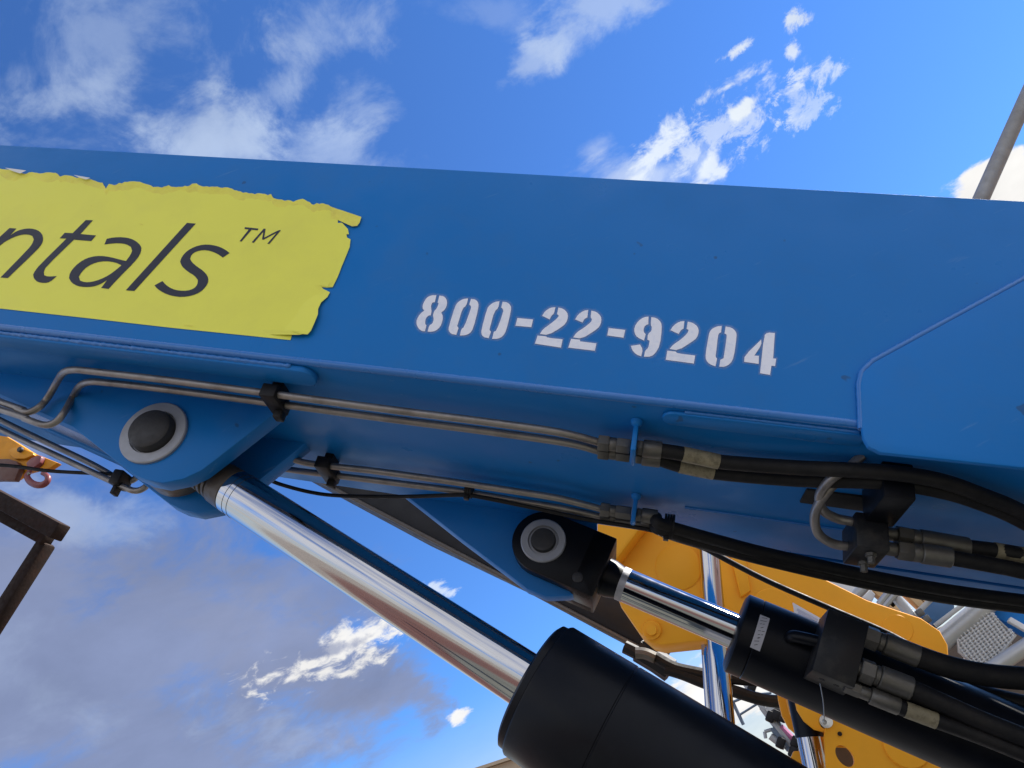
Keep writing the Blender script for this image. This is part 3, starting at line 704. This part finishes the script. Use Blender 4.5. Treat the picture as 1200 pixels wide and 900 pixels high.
# the corner tab that points right
tab = [(396, 258), (388, 243), (402, 248), (424, 255.5), (422, 262), (419, 266), (413, 266.5), (405, 263)]
mt_.flat([W(sgrid(p, .0030 if p[0] > 398 else .0006)) for p in tab])
main = inn_top + inn_right[2:] + [(341, 391), (342, 393), (340.5, 398.5)] + bot
m = MB(); m.flat([W(sgrid(p, 0)) for p in main])
sticker = m.build('sticker', STICK, lift, flip_to=-YB)
torn = mt_.build('torn_edge', TORN, sticker, flip_to=-YB, sharp=180); mr_.build('peeling_edge', STICK, sticker, flip_to=-YB, sharp=180)
for tri in ([(8, 199.2), (33, 202.5), (26, 206), (18, 203.5)], [(88, 207.6), (108, 211.2), (103, 213), (95, 210.8)]):
    m = MB(); m.flat([W(sgrid(p, .0065)) for p in tri]); m.build('paper_backing', PAPER, sticker, flip_to=-YB)
for (x_, y_, w_) in ((106, 240.5, 2), (163, 262, 5), (233, 271.5, 1.6), (247, 361, 1.2)):
    m = MB(); m.flat([W(sgrid(q_, .0006)) for q_ in ((x_, y_), (x_ + w_, y_ + 1), (x_ + w_ * .8, y_ + 1.9), (x_ + w_ * .2, y_ + .8))]); m.build('scuff', TORN, sticker, flip_to=-YB)
m = MB(); m.flat([W(sgrid(q_, .0006)) for q_ in ((216, 380.3), (226, 381.4), (225.8, 382.6), (215.8, 381.6))])
m.build('scuff', TORN, sticker, flip_to=-YB)
def A_(l): return [(x / 7.5, 240 + y / 7.5) for x, y in l]
def B_(l): return [(140 + x / 6, 240 + y / 6) for x, y in l]
def smooth_poly(p, it=1, keep=38):
    for _ in range(it):
        q = []
        n_ = len(p)
        for i in range(n_):
            a, b, c = Vector(p[i - 1]), Vector(p[i]), Vector(p[(i + 1) % n_])
            ang = (b - a).angle(c - b, 0)
            if math.degrees(ang) > keep: q.append(tuple(b))
            else:
                q.append(tuple(b.lerp(a, .25))); q.append(tuple(b.lerp(c, .25)))
        p = q
    return p
LET = [
    ([A_([(-350, 600), (85, 205), (145, 210), (92, 270), (150, 230), (210, 213), (270, 208), (330, 222), (370, 255), (382, 300), (370, 345), (330, 395), (70, 645), (5, 640), (240, 400), (285, 345), (298, 305), (285, 275), (250, 262), (200, 262), (150, 275), (90, 300), (20, 340), (-285, 606)])], []),
    ([A_([(755, 135), (818, 137), (708, 258), (845, 270), (803, 320), (650, 308), (405, 545), (385, 590), (390, 620), (420, 632), (500, 628), (440, 680), (390, 690), (330, 680), (300, 650), (292, 615), (310, 580), (350, 530), (585, 298), (525, 296), (570, 247), (640, 250)])], []),
    ([[(122.4, 286.7), (125.3, 280), (133, 278.3), (144, 278), (153, 279.5), (160, 283), (165, 288), (166, 292), (164, 299), (157, 308), (140, 325), (127.3, 338.7), (118.7, 337.6), (125.5, 328.5), (118, 333), (110, 336), (100, 336.7), (91, 335.5), (84, 331.5), (81, 326), (82, 320), (88, 312), (97, 305), (107, 301), (118, 299.8), (130, 301.5), (140, 304.2), (147.8, 306), (153, 299), (155, 294), (153.5, 289.5), (148, 286.2), (139, 285), (130, 285.6)]],
     [[(142.5, 311), (135, 307.5), (124, 306), (113, 307.5), (103, 312), (96, 318.5), (92.5, 324.5), (94, 329), (100, 331), (108, 330.5), (118, 327.5), (128, 322.5), (136, 316.5)]]),
    ([B_([(475, 128), (537, 133), (105, 607), (45, 602)])], []),
    ([B_([(775, 340), (727, 372), (690, 345), (640, 325), (590, 318), (540, 328), (508, 350), (497, 380), (510, 405), (545, 435), (590, 465), (620, 500), (628, 535), (610, 575), (570, 615), (510, 640), (440, 650), (370, 642), (310, 620), (265, 590), (247, 567), (303, 537), (330, 567), (370, 592), (420, 605), (480, 605), (525, 590), (550, 560), (552, 530), (530, 500), (480, 470), (440, 435), (427, 400), (440, 365), (475, 325), (530, 295), (590, 280), (650, 282), (710, 298), (750, 320)])], []),
    ([B_([(882, 158), (978, 168), (972, 180), (930, 176), (858, 260), (845, 257), (910, 174), (880, 171)])], []),
    ([B_([(930, 265), (1015, 168), (1028, 170), (1018, 232), (1120, 178), (1135, 180), (1055, 276), (1040, 274), (1105, 198), (1012, 247), (1003, 245), (1012, 190), (945, 268)])], []),
]
for outs, holes in LET:
    m = MB()
    for o_ in outs: m.flat([W(sgrid(p, .0005)) for p in smooth_poly(o_)], [[W(sgrid(p, .0005)) for p in smooth_poly(h)] for h in holes])
    m.build('letter', INK, sticker, flip_to=-YB)

def C_(l): return [(480 + x / 7.5, 330 + y / 7.5) for x, y in l]
def D_(l): return [(620 + x / 7.5, 330 + y / 7.5) for x, y in l]
def E_(l): return [(760 + x / 7.5, 340 + y / 7.5) for x, y in l]
DIG = [
    ('stencil_digit', C_, [[(235, 120), (190, 120), (150, 140), (120, 190), (112, 230), (128, 255), (90, 285), (62, 335), (60, 375), (80, 415), (110, 435), (135, 437), (148, 385), (135, 370), (140, 325), (165, 298), (185, 296), (193, 262), (190, 240), (188, 210), (200, 185), (222, 180)],
          [(262, 123), (300, 128), (325, 155), (330, 195), (315, 240), (278, 272), (292, 300), (290, 345), (268, 400), (230, 432), (195, 441), (158, 440), (172, 385), (200, 370), (212, 335), (210, 315), (205, 298), (215, 260), (235, 240), (250, 210), (255, 190), (247, 183)]]),
    ('stencil_digit', C_, [[(515, 148), (470, 152), (425, 180), (400, 215), (345, 395), (342, 430), (365, 460), (410, 468), (430, 408), (418, 390), (425, 370), (465, 235), (498, 212)], [(540, 152), (580, 158), (605, 185), (605, 235), (560, 410), (530, 455), (490, 472), (442, 474), (455, 415), (480, 400), (540, 235), (540, 218), (525, 200)]]),
    ('stencil_digit', C_, [[(790, 173), (750, 178), (705, 205), (680, 240), (632, 420), (630, 460), (650, 488), (695, 497), (715, 440), (702, 425), (708, 395), (745, 262), (780, 232)], [(818, 177), (860, 182), (890, 212), (893, 250), (850, 430), (820, 480), (780, 503), (725, 503), (740, 442), (765, 430), (825, 265), (820, 240), (805, 228)]]),
    ('stencil_dash', C_, [[(948, 320), (1085, 333), (1070, 400), (930, 388)]]),
    ('stencil_digit', D_, [[(232, 225), (190, 228), (140, 260), (115, 300), (180, 332), (200, 295), (218, 283)], [(258, 228), (300, 238), (335, 270), (343, 310), (325, 365), (280, 405), (168, 470), (95, 460), (120, 420), (190, 370), (245, 325), (262, 300), (246, 285)], [(75, 475), (150, 480), (160, 493), (295, 507), (280, 580), (52, 545)]]),
    ('stencil_digit', D_, [[(520, 250), (480, 255), (430, 290), (405, 332), (470, 360), (485, 328), (512, 315)], [(548, 255), (590, 265), (630, 300), (637, 345), (620, 395), (580, 430), (465, 502), (388, 490), (420, 445), (490, 400), (545, 355), (553, 330), (540, 315)], [(370, 503), (445, 510), (450, 525), (592, 543), (578, 608), (345, 580)]]),
    ('stencil_dash', D_, [[(700, 408), (845, 425), (830, 493), (688, 473)]]),
    ('stencil_digit', D_, [[(1050, 308), (1010, 312), (960, 345), (925, 400), (925, 450), (950, 490), (1010, 518), (1025, 462), (1005, 440), (1010, 400), (1030, 380), (1048, 375)], [(1075, 312), (1120, 320), (1160, 355), (1168, 410), (1150, 560), (1110, 630), (1070, 660), (1010, 660), (1020, 605), (1050, 580), (1060, 520), (1040, 510), (1045, 460), (1075, 435), (1080, 400), (1068, 378)], [(895, 565), (975, 553), (1000, 595), (985, 657), (940, 640), (905, 600)]]),
    ('stencil_digit', E_, [[(315, 272), (270, 277), (220, 310), (193, 352), (265, 385), (285, 350), (308, 338)], [(345, 277), (390, 287), (432, 320), (443, 365), (425, 420), (380, 455), (262, 530), (185, 517), (215, 480), (290, 430), (345, 375), (352, 350), (335, 340)], [(165, 532), (240, 540), (250, 555), (410, 575), (398, 645), (152, 612)]]),
    ('stencil_digit', E_, [[(643, 315), (600, 318), (550, 345), (530, 385), (500, 570), (505, 615), (535, 650), (588, 670), (602, 602), (588, 585), (595, 540), (610, 400), (620, 378), (637, 372)], [(678, 320), (730, 328), (770, 365), (775, 405), (750, 590), (720, 645), (670, 675), (622, 672), (632, 612), (660, 598), (688, 410), (685, 390), (668, 380)]]),
    ('stencil_digit', E_, [[(990, 435), (993, 480), (930, 575), (970, 578), (968, 648), (840, 630), (845, 575)], [(1045, 372), (1110, 377), (1095, 600), (1122, 603), (1112, 667), (1080, 665), (1068, 745), (980, 730), (1015, 400)]]),
]
halo = MB(); hattr = []
for nm, fn, pieces in DIG:
    m = MB()
    for pc_ in pieces:
        poly = smooth_poly(fn(pc_), 1, 50)
        m.flat([W(bp(p, -.0009)) for p in poly])
        n_ = len(poly); area = sum(poly[i][0] * poly[(i + 1) % n_][1] - poly[(i + 1) % n_][0] * poly[i][1] for i in range(n_))
        sg = 1 if area > 0 else -1; outp = []
        for i in range(n_):
            a, b, c = Vector(poly[i - 1]), Vector(poly[i]), Vector(poly[(i + 1) % n_])
            t = ((b - a).normalized() + (c - b).normalized())
            t = t.normalized() if t.length > 1e-4 else (c - b).normalized()
            outp.append(b + Vector((t.y, -t.x)) * sg * 3.6)
        vs = [W(bp(p, -.0005)) for p in poly] + [W(bp(p, -.0005)) for p in outp]
        halo.add(vs, [[i, (i + 1) % n_, n_ + (i + 1) % n_, n_ + i] for i in range(n_)]); hattr += [.42] * n_ + [0.0] * n_
    m.build(nm, WHITE, lift, flip_to=-YB)
ho = halo.build('overspray', SPRAY, lift, flip_to=-YB)
at = ho.data.attributes.new('spray', 'FLOAT', 'POINT')
for i, v in enumerate(hattr): at.data[i].value = v

# ------------------------------------------------------------------ yellow machine beyond
YD = 3.0
FWD = Vector((0, 1, 0))
yel = thing('yellow_lift', 'yellow lifting machine arm with upright chrome rods beyond the blue boom', 'lift machine', (wy((900, 760), YD).x, YD + .2, 0))
def yp(l, y): return [wy(p, y) for p in l]
m = MB(); m.prism(yp([(640, 560), (760, 575), (900, 640), (927, 660), (970, 680), (1017, 703), (1080, 724), (1102, 739), (1111, 755), (1113, 778), (1111, 800), (1090, 815), (1000, 790), (850, 748), (775, 756), (762, 753), (748, 741), (728, 712), (700, 640)], YD), FWD * .22, .012)
arm = m.build('lift_arm', YEL, yel)
m = MB(); m.prism(yp([(640, 560), (760, 575), (765, 600), (722, 656), (718, 662), (714, 640)], YD - .11), FWD * .112, .01); m.build('stiffener', YEL, yel)
def disc(p, rpx, y, name='boss', parent=None, mt=YEL, t=.014):
    c = wy(p, y); r = rpx / F * y * 1.3
    m = MB(); m.lathe(c, -FWD, [(0, r), (t * .7, r), (t, r * .95), (t, 0)], 40); return m.build(name, mt, parent or yel)
disc((795, 665), 20, YD + .004, t=.010); disc((905, 714), 17, YD + .004, t=.009)
disc((1052, 737), 11, YD + .004, t=.007)
disc((764, 739), 8, YD + .004, 'bolt', t=.018); disc((764, 739), 4.5, YD - .01, 'bolt', t=.02)
m = MB(); m.prism(yp([(853, 640), (872, 645), (880, 692), (868, 700)], YD - .02), FWD * .024, .006); m.build('stiffener', YEL, yel)
m = MB(); m.prism(yp([(817, 620), (823, 620), (829, 700), (823, 700)], YD - .012), FWD * .016, .003); m.build('stiffener', YEL, yel)
m = MB(); m.prism(yp([(929, 706), (966, 727), (964, 742), (926, 724)], YD - .003), FWD * .004); m.build('maker_label', WBOX, yel, sharp=30)
m = MB()
for k in range(3):
    a = wy((934 + k, 714 + k * 4), YD - .0045); b = wy((958 + k - k * 3, 727 + k * 3), YD - .0045); d_ = (b - a).normalized(); u_ = d_.cross(FWD).normalized() * .0045
    m.add([a - u_, b - u_, b + u_, a + u_], [[0, 1, 2, 3]])
m.build('print_line', PLATE, yel, flip_to=-FWD)
def rodw(a, b, y, r, mt, name='cylinder_rod'):
    m = MB(); m.tube([wy(a, y), wy(b, y)], r, seg=32, smooth=False); return m.build(name, mt, yel)
rodw((824, 560), (853, 900), YD - .12, .037, CHROME)
rodw((826, 745), (836, 900), YD + .10, .017, CHROME)
rodw((946, 852), (968, 960), YD - .10, .040, CHROME)
m = MB(); m.tube([wy((937, 808), YD - .1), wy((949, 864), YD - .1)], .046, seg=28, smooth=False); m.build('rod_seal', BLACK, yel)
for k, y in enumerate((YD + .06, YD - .02, YD - .16)):
    dx = k * 9
    m = MB(); m.prism(yp([(908 + dx, 790 - 4 * k), (912 + dx, 820 - 3 * k), (916 + dx, 838 - 3 * k), (924 + dx, 853 - 4 * k), (936 + dx, 863 - 4 * k), (970 + dx, 875 - 6 * k), (1060, 880), (1060, 800)], y), FWD * .03, .004); m.build('link_plate', YEL, yel)
hole = []
hc = (990, 886)
for i in range(24):
    t = 2 * math.pi * i / 24; hole.append((hc[0] + 12 * math.cos(t) * .9 + 3 * math.sin(t), hc[1] + 12.5 * math.sin(t) + 3 * math.cos(t)))
m = MB(); m.prism(yp([(978, 838), (970, 846), (966, 862), (968, 900), (972, 960), (1150, 960), (1150, 906), (1072, 872)], YD - .2), FWD * .025, 0, holes=[yp(hole, YD - .2)]); m.build('side_plate', YEL, yel)
m = MB(); m.prism(yp([(930, 880), (920, 905), (925, 960), (952, 960), (948, 880)], YD - .02), FWD * .03, .004); m.build('link_plate', YEL, yel)
m = MB(); m.prism(yp([(950, 850), (1100, 860), (1150, 960), (950, 960)], YD + .3), FWD * .05); m.build('inner_frame', MUD, yel)
disc((1062, 873), 16, YD - .195); disc((967, 846), 5, YD - .21, 'pin_cap', mt=CHROME, t=.035); disc((984, 860), 1.6, YD - .198, 'bolt', mt=RUST, t=.008)

# ------------------------------------------------------------------ dark beam of the machine behind
bb = thing('black_boom', 'dark grey steel beam running behind the chrome rod, with hose fittings at its tip', 'steel beam', (wy((560, 650), 3.9).x, 3.9, 0))
m = MB(); m.prism(yp([(250, 497), (362, 558), (480, 621), (600, 678), (700, 731), (752, 758), (772, 765), (780, 750), (760, 720), (640, 660), (520, 600), (400, 535), (280, 470)], 3.8), FWD * .35, .012); m.build('beam', mat('dark_beam', (.016, .0155, .016), .55, spec=.25, var=.2, vscale=5, bump=.1), bb)
m = MB(); a, b = wy((250, 499), 3.79), wy((755, 762), 3.79); m.tube([a, b], .012, seg=8, smooth=False); m.build('edge_strip', GRIME, bb)
m = MB(); c = wy((770, 777), 3.7); q = [wy(p, 3.7) for p in ((748, 762), (770, 775), (786, 786))]
m.tube(q, .055, seg=8, smooth=False); m.tube([wy((762, 752), 3.7), wy((766, 778), 3.7)], .05, seg=8, smooth=False); m.build('fitting_block', PLASTIC, bb)
m = MB(); m.tube([wy((745, 765), 3.6), wy((756, 766), 3.6), wy((768, 771), 3.6)], .026, seg=10); m.build('elbow_fitting', FIT, bb)
m = MB(); m.tube([wy((732, 758), 3.62), wy((746, 765), 3.62)], .03, seg=8, smooth=False); m.build('end_cap', PLASTIC, bb)
for l in ([(768, 770), (790, 782), (815, 788), (836, 792), (870, 796), (930, 800)], [(780, 784), (800, 790), (828, 801), (860, 810), (890, 819), (915, 822), (960, 820)]):
    m = MB(); m.tube(yp(l, 3.62), .026, seg=10); m.build('hydraulic_hose', RUBBER, bb)

# ------------------------------------------------------------------ crane jib head and hook, left
ck = thing('crane_jib', 'orange yellow crane jib head at left edge holding a small maroon hook', 'crane', (wy((-30, 530), 4.2).x, 4.3, 0))
def Z_(l): return [(x / 6, 480 + y / 6) for x, y in l]
m = MB(); m.prism(yp([(-160, 420)] + Z_([(0, 160), (120, 232), (235, 305), (405, 372), (345, 412), (255, 420), (180, 440), (98, 492), (0, 490)]) + [(-160, 560)], 4.2), FWD * .05, .008); m.build('jib_head', JIB, ck)
m = MB(); m.prism(yp(Z_([(60, 290), (80, 268), (130, 262), (230, 300), (235, 318), (170, 345), (100, 345), (70, 320)]), 4.17), FWD * .04, .006); m.build('pin_boss', JIB, ck)
m = MB(); m.lathe(wy(Z_([(150, 285)])[0], 4.16), -FWD, [(0, .022), (.02, .022), (.024, .018), (.024, 0)], 20); m.build('pin', PIN, ck)
m = MB(); m.prism(yp(Z_([(-200, 345), (60, 345), (112, 362), (140, 402), (100, 496), (0, 494), (-200, 500)]), 4.14), FWD * .05, .006); m.build('lower_dark_slab', REDB, ck)  # darker red-brown slab over the lower left of the jib head
m = MB(); m.prism(yp(Z_([(180, 375), (215, 340), (270, 318), (290, 330), (280, 372), (240, 405), (190, 410)]), 4.16), FWD * .05, .008); m.build('hook_block', MAROON, ck)
m = MB(); hk = Z_([(215, 400), (205, 440), (190, 468), (210, 505), (250, 528), (295, 530), (328, 510), (338, 480), (322, 458), (296, 448)])
m.tube(yp(hk, 4.18), lambda i, n_: .018 * (.75 + .9 * math.sin(math.pi * min(1, i / n_ * 1.02)) * .75), seg=12); m.build('hook', MAROON, ck)
m = MB(); m.lathe(wy(Z_([(205, 452)])[0], 4.15), -FWD, [(0, .012), (.01, .012), (.012, 0)], 12); m.build('hook_latch', FIT, ck)

# ------------------------------------------------------------------ rusty rectangular frame, left
fr = thing('rusty_gantry', 'rusty dark square tube frame corner jutting in at the left edge', 'steel frame', (wy((-60, 660), 2.6).x, 2.6, 0))
def bar(p0, p1, y0, y1, w, h, name, mt, parent, bev=.006, nrm=None):
    a, b = wy(p0, y0), wy(p1, y1); d = (b - a).normalized(); v = (nrm or FWD); v = (v - d * v.dot(d)).normalized(); u = d.cross(v)
    m = MB(); m.box((a + b) / 2, (d, u, v), ((b - a).length, w, h), bev); return m.build(name, mt, parent)
bar((-220, 466), (71, 624), 2.6, 2.6, .074, .07, 'frame_tube', RUST, fr)
bar((-205, 492), (56, 634), 2.70, 2.70, .05, .06, 'frame_tube', RUST, fr)
bar((55, 636), (-60, 816), 2.72, 2.72, .068, .07, 'frame_tube', RUST, fr, .014)
bar((-225, 480), (-330, 650), 2.72, 2.72, .068, .07, 'frame_tube', RUST, fr, .014)
bar((-350, 655), (-60, 816), 2.72, 2.72, .068, .07, 'frame_tube', RUST, fr, .014)

# ------------------------------------------------------------------ pole, top right
m = MB(); m.tube([wy((1330, -172), 2.6), wy((1228, 58), 2.6), wy((1160, 210), 2.6), wy((975, 625), 2.75)], .030, seg=24, smooth=False)
tag(m.build('steel_pole', POLE), 'slanting grey galvanised pole rising behind the blue boom at upper right', 'pole')

# ------------------------------------------------------------------ rack and clutter, lower right
RY = 6.0
rk = thing('storage_rack', 'galvanised tube rack with slanting uprights behind the black hoses at lower right', 'rack', (wy((1120, 740), RY).x, RY, 0))
def rt(p0, p1, r, y=RY, name='rack_tube', parent=rk, mt=GALV, y1=None):
    m = MB(); m.tube([wy(p0, y), wy(p1, y1 or y)], r, seg=18, smooth=False); return m.build(name, mt, parent)
rt((1075, 776), (1200, 671), .068); rt((1145, 795), (1330, 675), .05, RY - .2)
rt((1025, 670), (1100, 760), .036, RY - .1); rt((1000, 700), (1040, 660), .04, RY + .3)
rt((1180, 655), (1330, 760), .045, RY + .2)
m = MB()
for (a, b) in (((1030, 708), (1046, 688)), ((1036, 711), (1052, 692))):
    m.tube([wy(a, RY - .15), wy(b, RY - .15)], .022, seg=8, smooth=False)
m.build('rack_bracket', GALV, rk)
bar((1074, 719), (1100, 694), RY - .1, RY - .1, .035, .03, 'rack_rail', GALV, rk, .003)
bar((1096, 733), (1140, 700), RY - .1, RY - .1, .03, .03, 'rack_rail', GALV, rk, .003)
for (x_, y_) in ((1078, 718), (1086, 726), (1095, 699)):
    c = wy((x_, y_), RY - .16); m = MB(); m.box(c, (Vector((1, 0, 0)), FWD, Vector((0, 0, 1))), (.045, .05, .05), .008); m.build('coupler', FIT, rk)
# planks
PLANKS = ['pale wooden plank just right of the thin rack tube', 'pale wooden plank, middle of the three beside the blue tub', 'pale wooden plank nearest the blue tub',
          'wooden plank low against the yellow arm, left of the thin rack tube', 'wooden plank touching the left side of the thin rack tube', 'wooden plank furthest left beside the small white box']
wd = Vector((.62, 0, -.78))
for i, (p0, p1) in enumerate((((1050, 684), (1086, 718)), ((1058, 681), (1094, 713)), ((1066, 680), (1100, 710)), ((1040, 705), (1062, 727)), ((1046, 700), (1068, 722)), ((1022, 690), (1048, 712)))):
    o = bar(p0, p1, RY + .5, RY + .5, .052, .12, 'plank', WOOD, None, .004)
    tag(o, PLANKS[i], 'plank', 'planks stacked behind the rack')
# dark blue tub and white boxes
m = MB(); m.prism(yp([(1081, 714), (1099, 698), (1120, 708), (1116, 722), (1104, 731), (1093, 733)], RY + .1), FWD * .35, .02); t_ = m.build('tub', BTUB)
tag(t_, 'dark blue plastic tub wedged between two rack tubes', 'tub')
m = MB(); m.prism(yp([(1011, 700), (1020, 690), (1026, 697), (1022, 705)], RY - .1), FWD * .2, .006); tag(m.build('cardboard_box', WBOX), 'small white box beside the planks at the rack top', 'box')
# expanded mesh basket: woven rows of wire arcs
bk = thing('mesh_basket', 'pale woven wire mesh panel hanging between two rack tubes at right', 'mesh panel', (wy((1155, 752), RY).x, RY - .1, 0))
poly = [(1122, 744), (1159, 717), (1189, 745), (1167, 773), (1150, 784), (1124, 764)]
def inside(p):
    c = False
    for i in range(len(poly)):
        (x1, y1), (x2, y2) = poly[i - 1], poly[i]
        if (y1 > p[1]) != (y2 > p[1]) and p[0] < (x2 - x1) * (p[1] - y1) / (y2 - y1) + x1: c = not c
    return c
e1 = Vector((.82, -.57)); e2_ = Vector((.60, .80))
dk = mat('mesh_backing', (.05, .05, .055), .6)
lk = mat('bright_wire', (.75, .75, .74), .4, metal=.2)
m = MB(); m.prism(yp(poly, RY + .02), FWD * .02); m.build('basket_back', dk, bk)
cnt = 0; link = MB()
for i in range(-4, 13):
    for j in range(-2, 15):
        p = Vector((1122, 748)) + e1 * (i * 4.9) + e2_ * (j * 3.9)
        if not inside(p): continue
        q = [p - e1 * 2.3 + e2_ * .8, p - e2_ * .9, p + e1 * 2.3 + e2_ * .8]
        link.tube([wy(q[0], RY - .01), wy(q[1], RY - .05), wy(q[2], RY - .01)], .0095, seg=5, res=2)
lo = link.build('wire_link', lk, bk); lo['kind'] = 'stuff'
m = MB()
pp = yp(poly + [poly[0]], RY - .04); m.tube(pp, .012, seg=8, smooth=False); m.build('basket_rim', GALV, bk)
# blue beam and pale rail far right
o = bar((1140, 700), (1330, 805), RY + .15, RY + .15, .13, .12, 'blue_beam', BLUE, None, .01)
tag(o, 'bright blue steel beam behind the mesh panel at the right edge', 'beam')
o = bar((1182, 726), (1320, 805), RY - .05, RY - .05, .035, .05, 'white_rail', WBOX, None, .004)
tag(o, 'thin white rail below the blue beam at the right edge', 'rail')
m = MB(); m.prism(yp([(1086, 742), (1150, 712), (1330, 690), (1400, 900), (1080, 900)], RY + .8), FWD * .4, .02); tag(m.build('scrap_pile', MUD), 'brown dirty steel stock lying behind the mesh panel', 'steel stock')
m = MB(); m.prism(yp([(968, 676), (1022, 690), (1015, 706), (960, 690)], RY + .4), FWD * .3, .01); tag(m.build('white_sheet', WBOX), 'white sheet panel showing above the yellow arm', 'sheet')

# ------------------------------------------------------------------ work platform mast, bottom
MY = 7.5
ms = thing('work_platform', 'distant grey tube work platform mast seen in the gap between the black cylinders', 'work platform', (wy((905, 850), MY).x, MY, 0))
MG = mat('platform_grey', (.34, .35, .36), .5, metal=.3)
MB_ = mat('platform_blue_grey', (.10, .14, .20), .5)
def E6(x, y): return (840 + x / 7.5, 780 + y / 7.5)
def mt2(a, b, r, mt=MG, y=MY, name='mast_tube'):
    m = MB(); m.tube([wy(E6(*a), y), wy(E6(*b), y)], r, seg=10, smooth=False); m.build(name, mt, ms)
mt2((215, 120), (440, 430), .02); mt2((400, 360), (720, 790), .035); mt2((500, 430), (620, 640), .02, MB_)
mt2((140, 320), (235, 520), .016, MB_); mt2((140, 320), (260, 270), .012, MB_); mt2((205, 430), (350, 340), .010, MB_); mt2((270, 260), (480, 240), .010, MB_)
mt2((440, 410), (570, 330), .05, GALV); mt2((430, 380), (520, 350), .03, GALV); mt2((490, 545), (640, 740), .03, MB_); mt2((540, 540), (650, 650), .05, MB_, MY + .1)
mt2((555, 540), (680, 665), .034, PINK); mt2((420, 580), (490, 560), .015); mt2((420, 580), (430, 640), .015); mt2((690, 740), (790, 650), .04, GALV); mt2((470, 620), (600, 720), .03, MG)
mt2((700, 600), (760, 660), .05, GALV); mt2((640, 720), (740, 790), .04, GALV)
for (x_, y_) in ((310, 190), (470, 450), (520, 440), (580, 450), (690, 670), (560, 680), (670, 760)):
    c = wy(E6(x_, y_), MY - .05); m = MB(); m.box(c, (Vector((.8, 0, .6)), FWD, Vector((-.6, 0, .8))), (.09, .09, .07), .015); m.build('coupler', PLASTIC, ms)

# ------------------------------------------------------------------ beige building, bottom edge
BY = 24.0
a = wy((560, 899.5), BY); b = wy((610, 883), BY)
d = Vector((1, 0, 0)); zt = (a.z + b.z) / 2
bl = thing('building', 'low beige clad building far off below the big black cylinder', 'building', ((a.x + b.x) / 2, BY + 4, 0))
ax0 = (Vector((1, .0, 0)), Vector((0, 1, 0)), Vector((0, 0, 1)))
print('building', a, b)
sl_ = (b - a).normalized(); up_ = Vector((0, 0, 1)); a2 = a - sl_ * 1.5; b2 = b + sl_ * 1.2
m = MB(); m.prism([Vector((a2.x, BY, 0)), a2 - up_ * .1, b2 - up_ * .1, Vector((b2.x, BY, 0))], FWD * 8); m.build('wall', BEIGE, bl)
m = MB(); a3 = a2 - sl_ * .3 - FWD * .2; b3 = b2 + sl_ * .3 - FWD * .2; m.prism([a3 - up_ * .09, a3, b3, b3 - up_ * .09], FWD * 8.4); m.build('roof', BEIGE, bl)
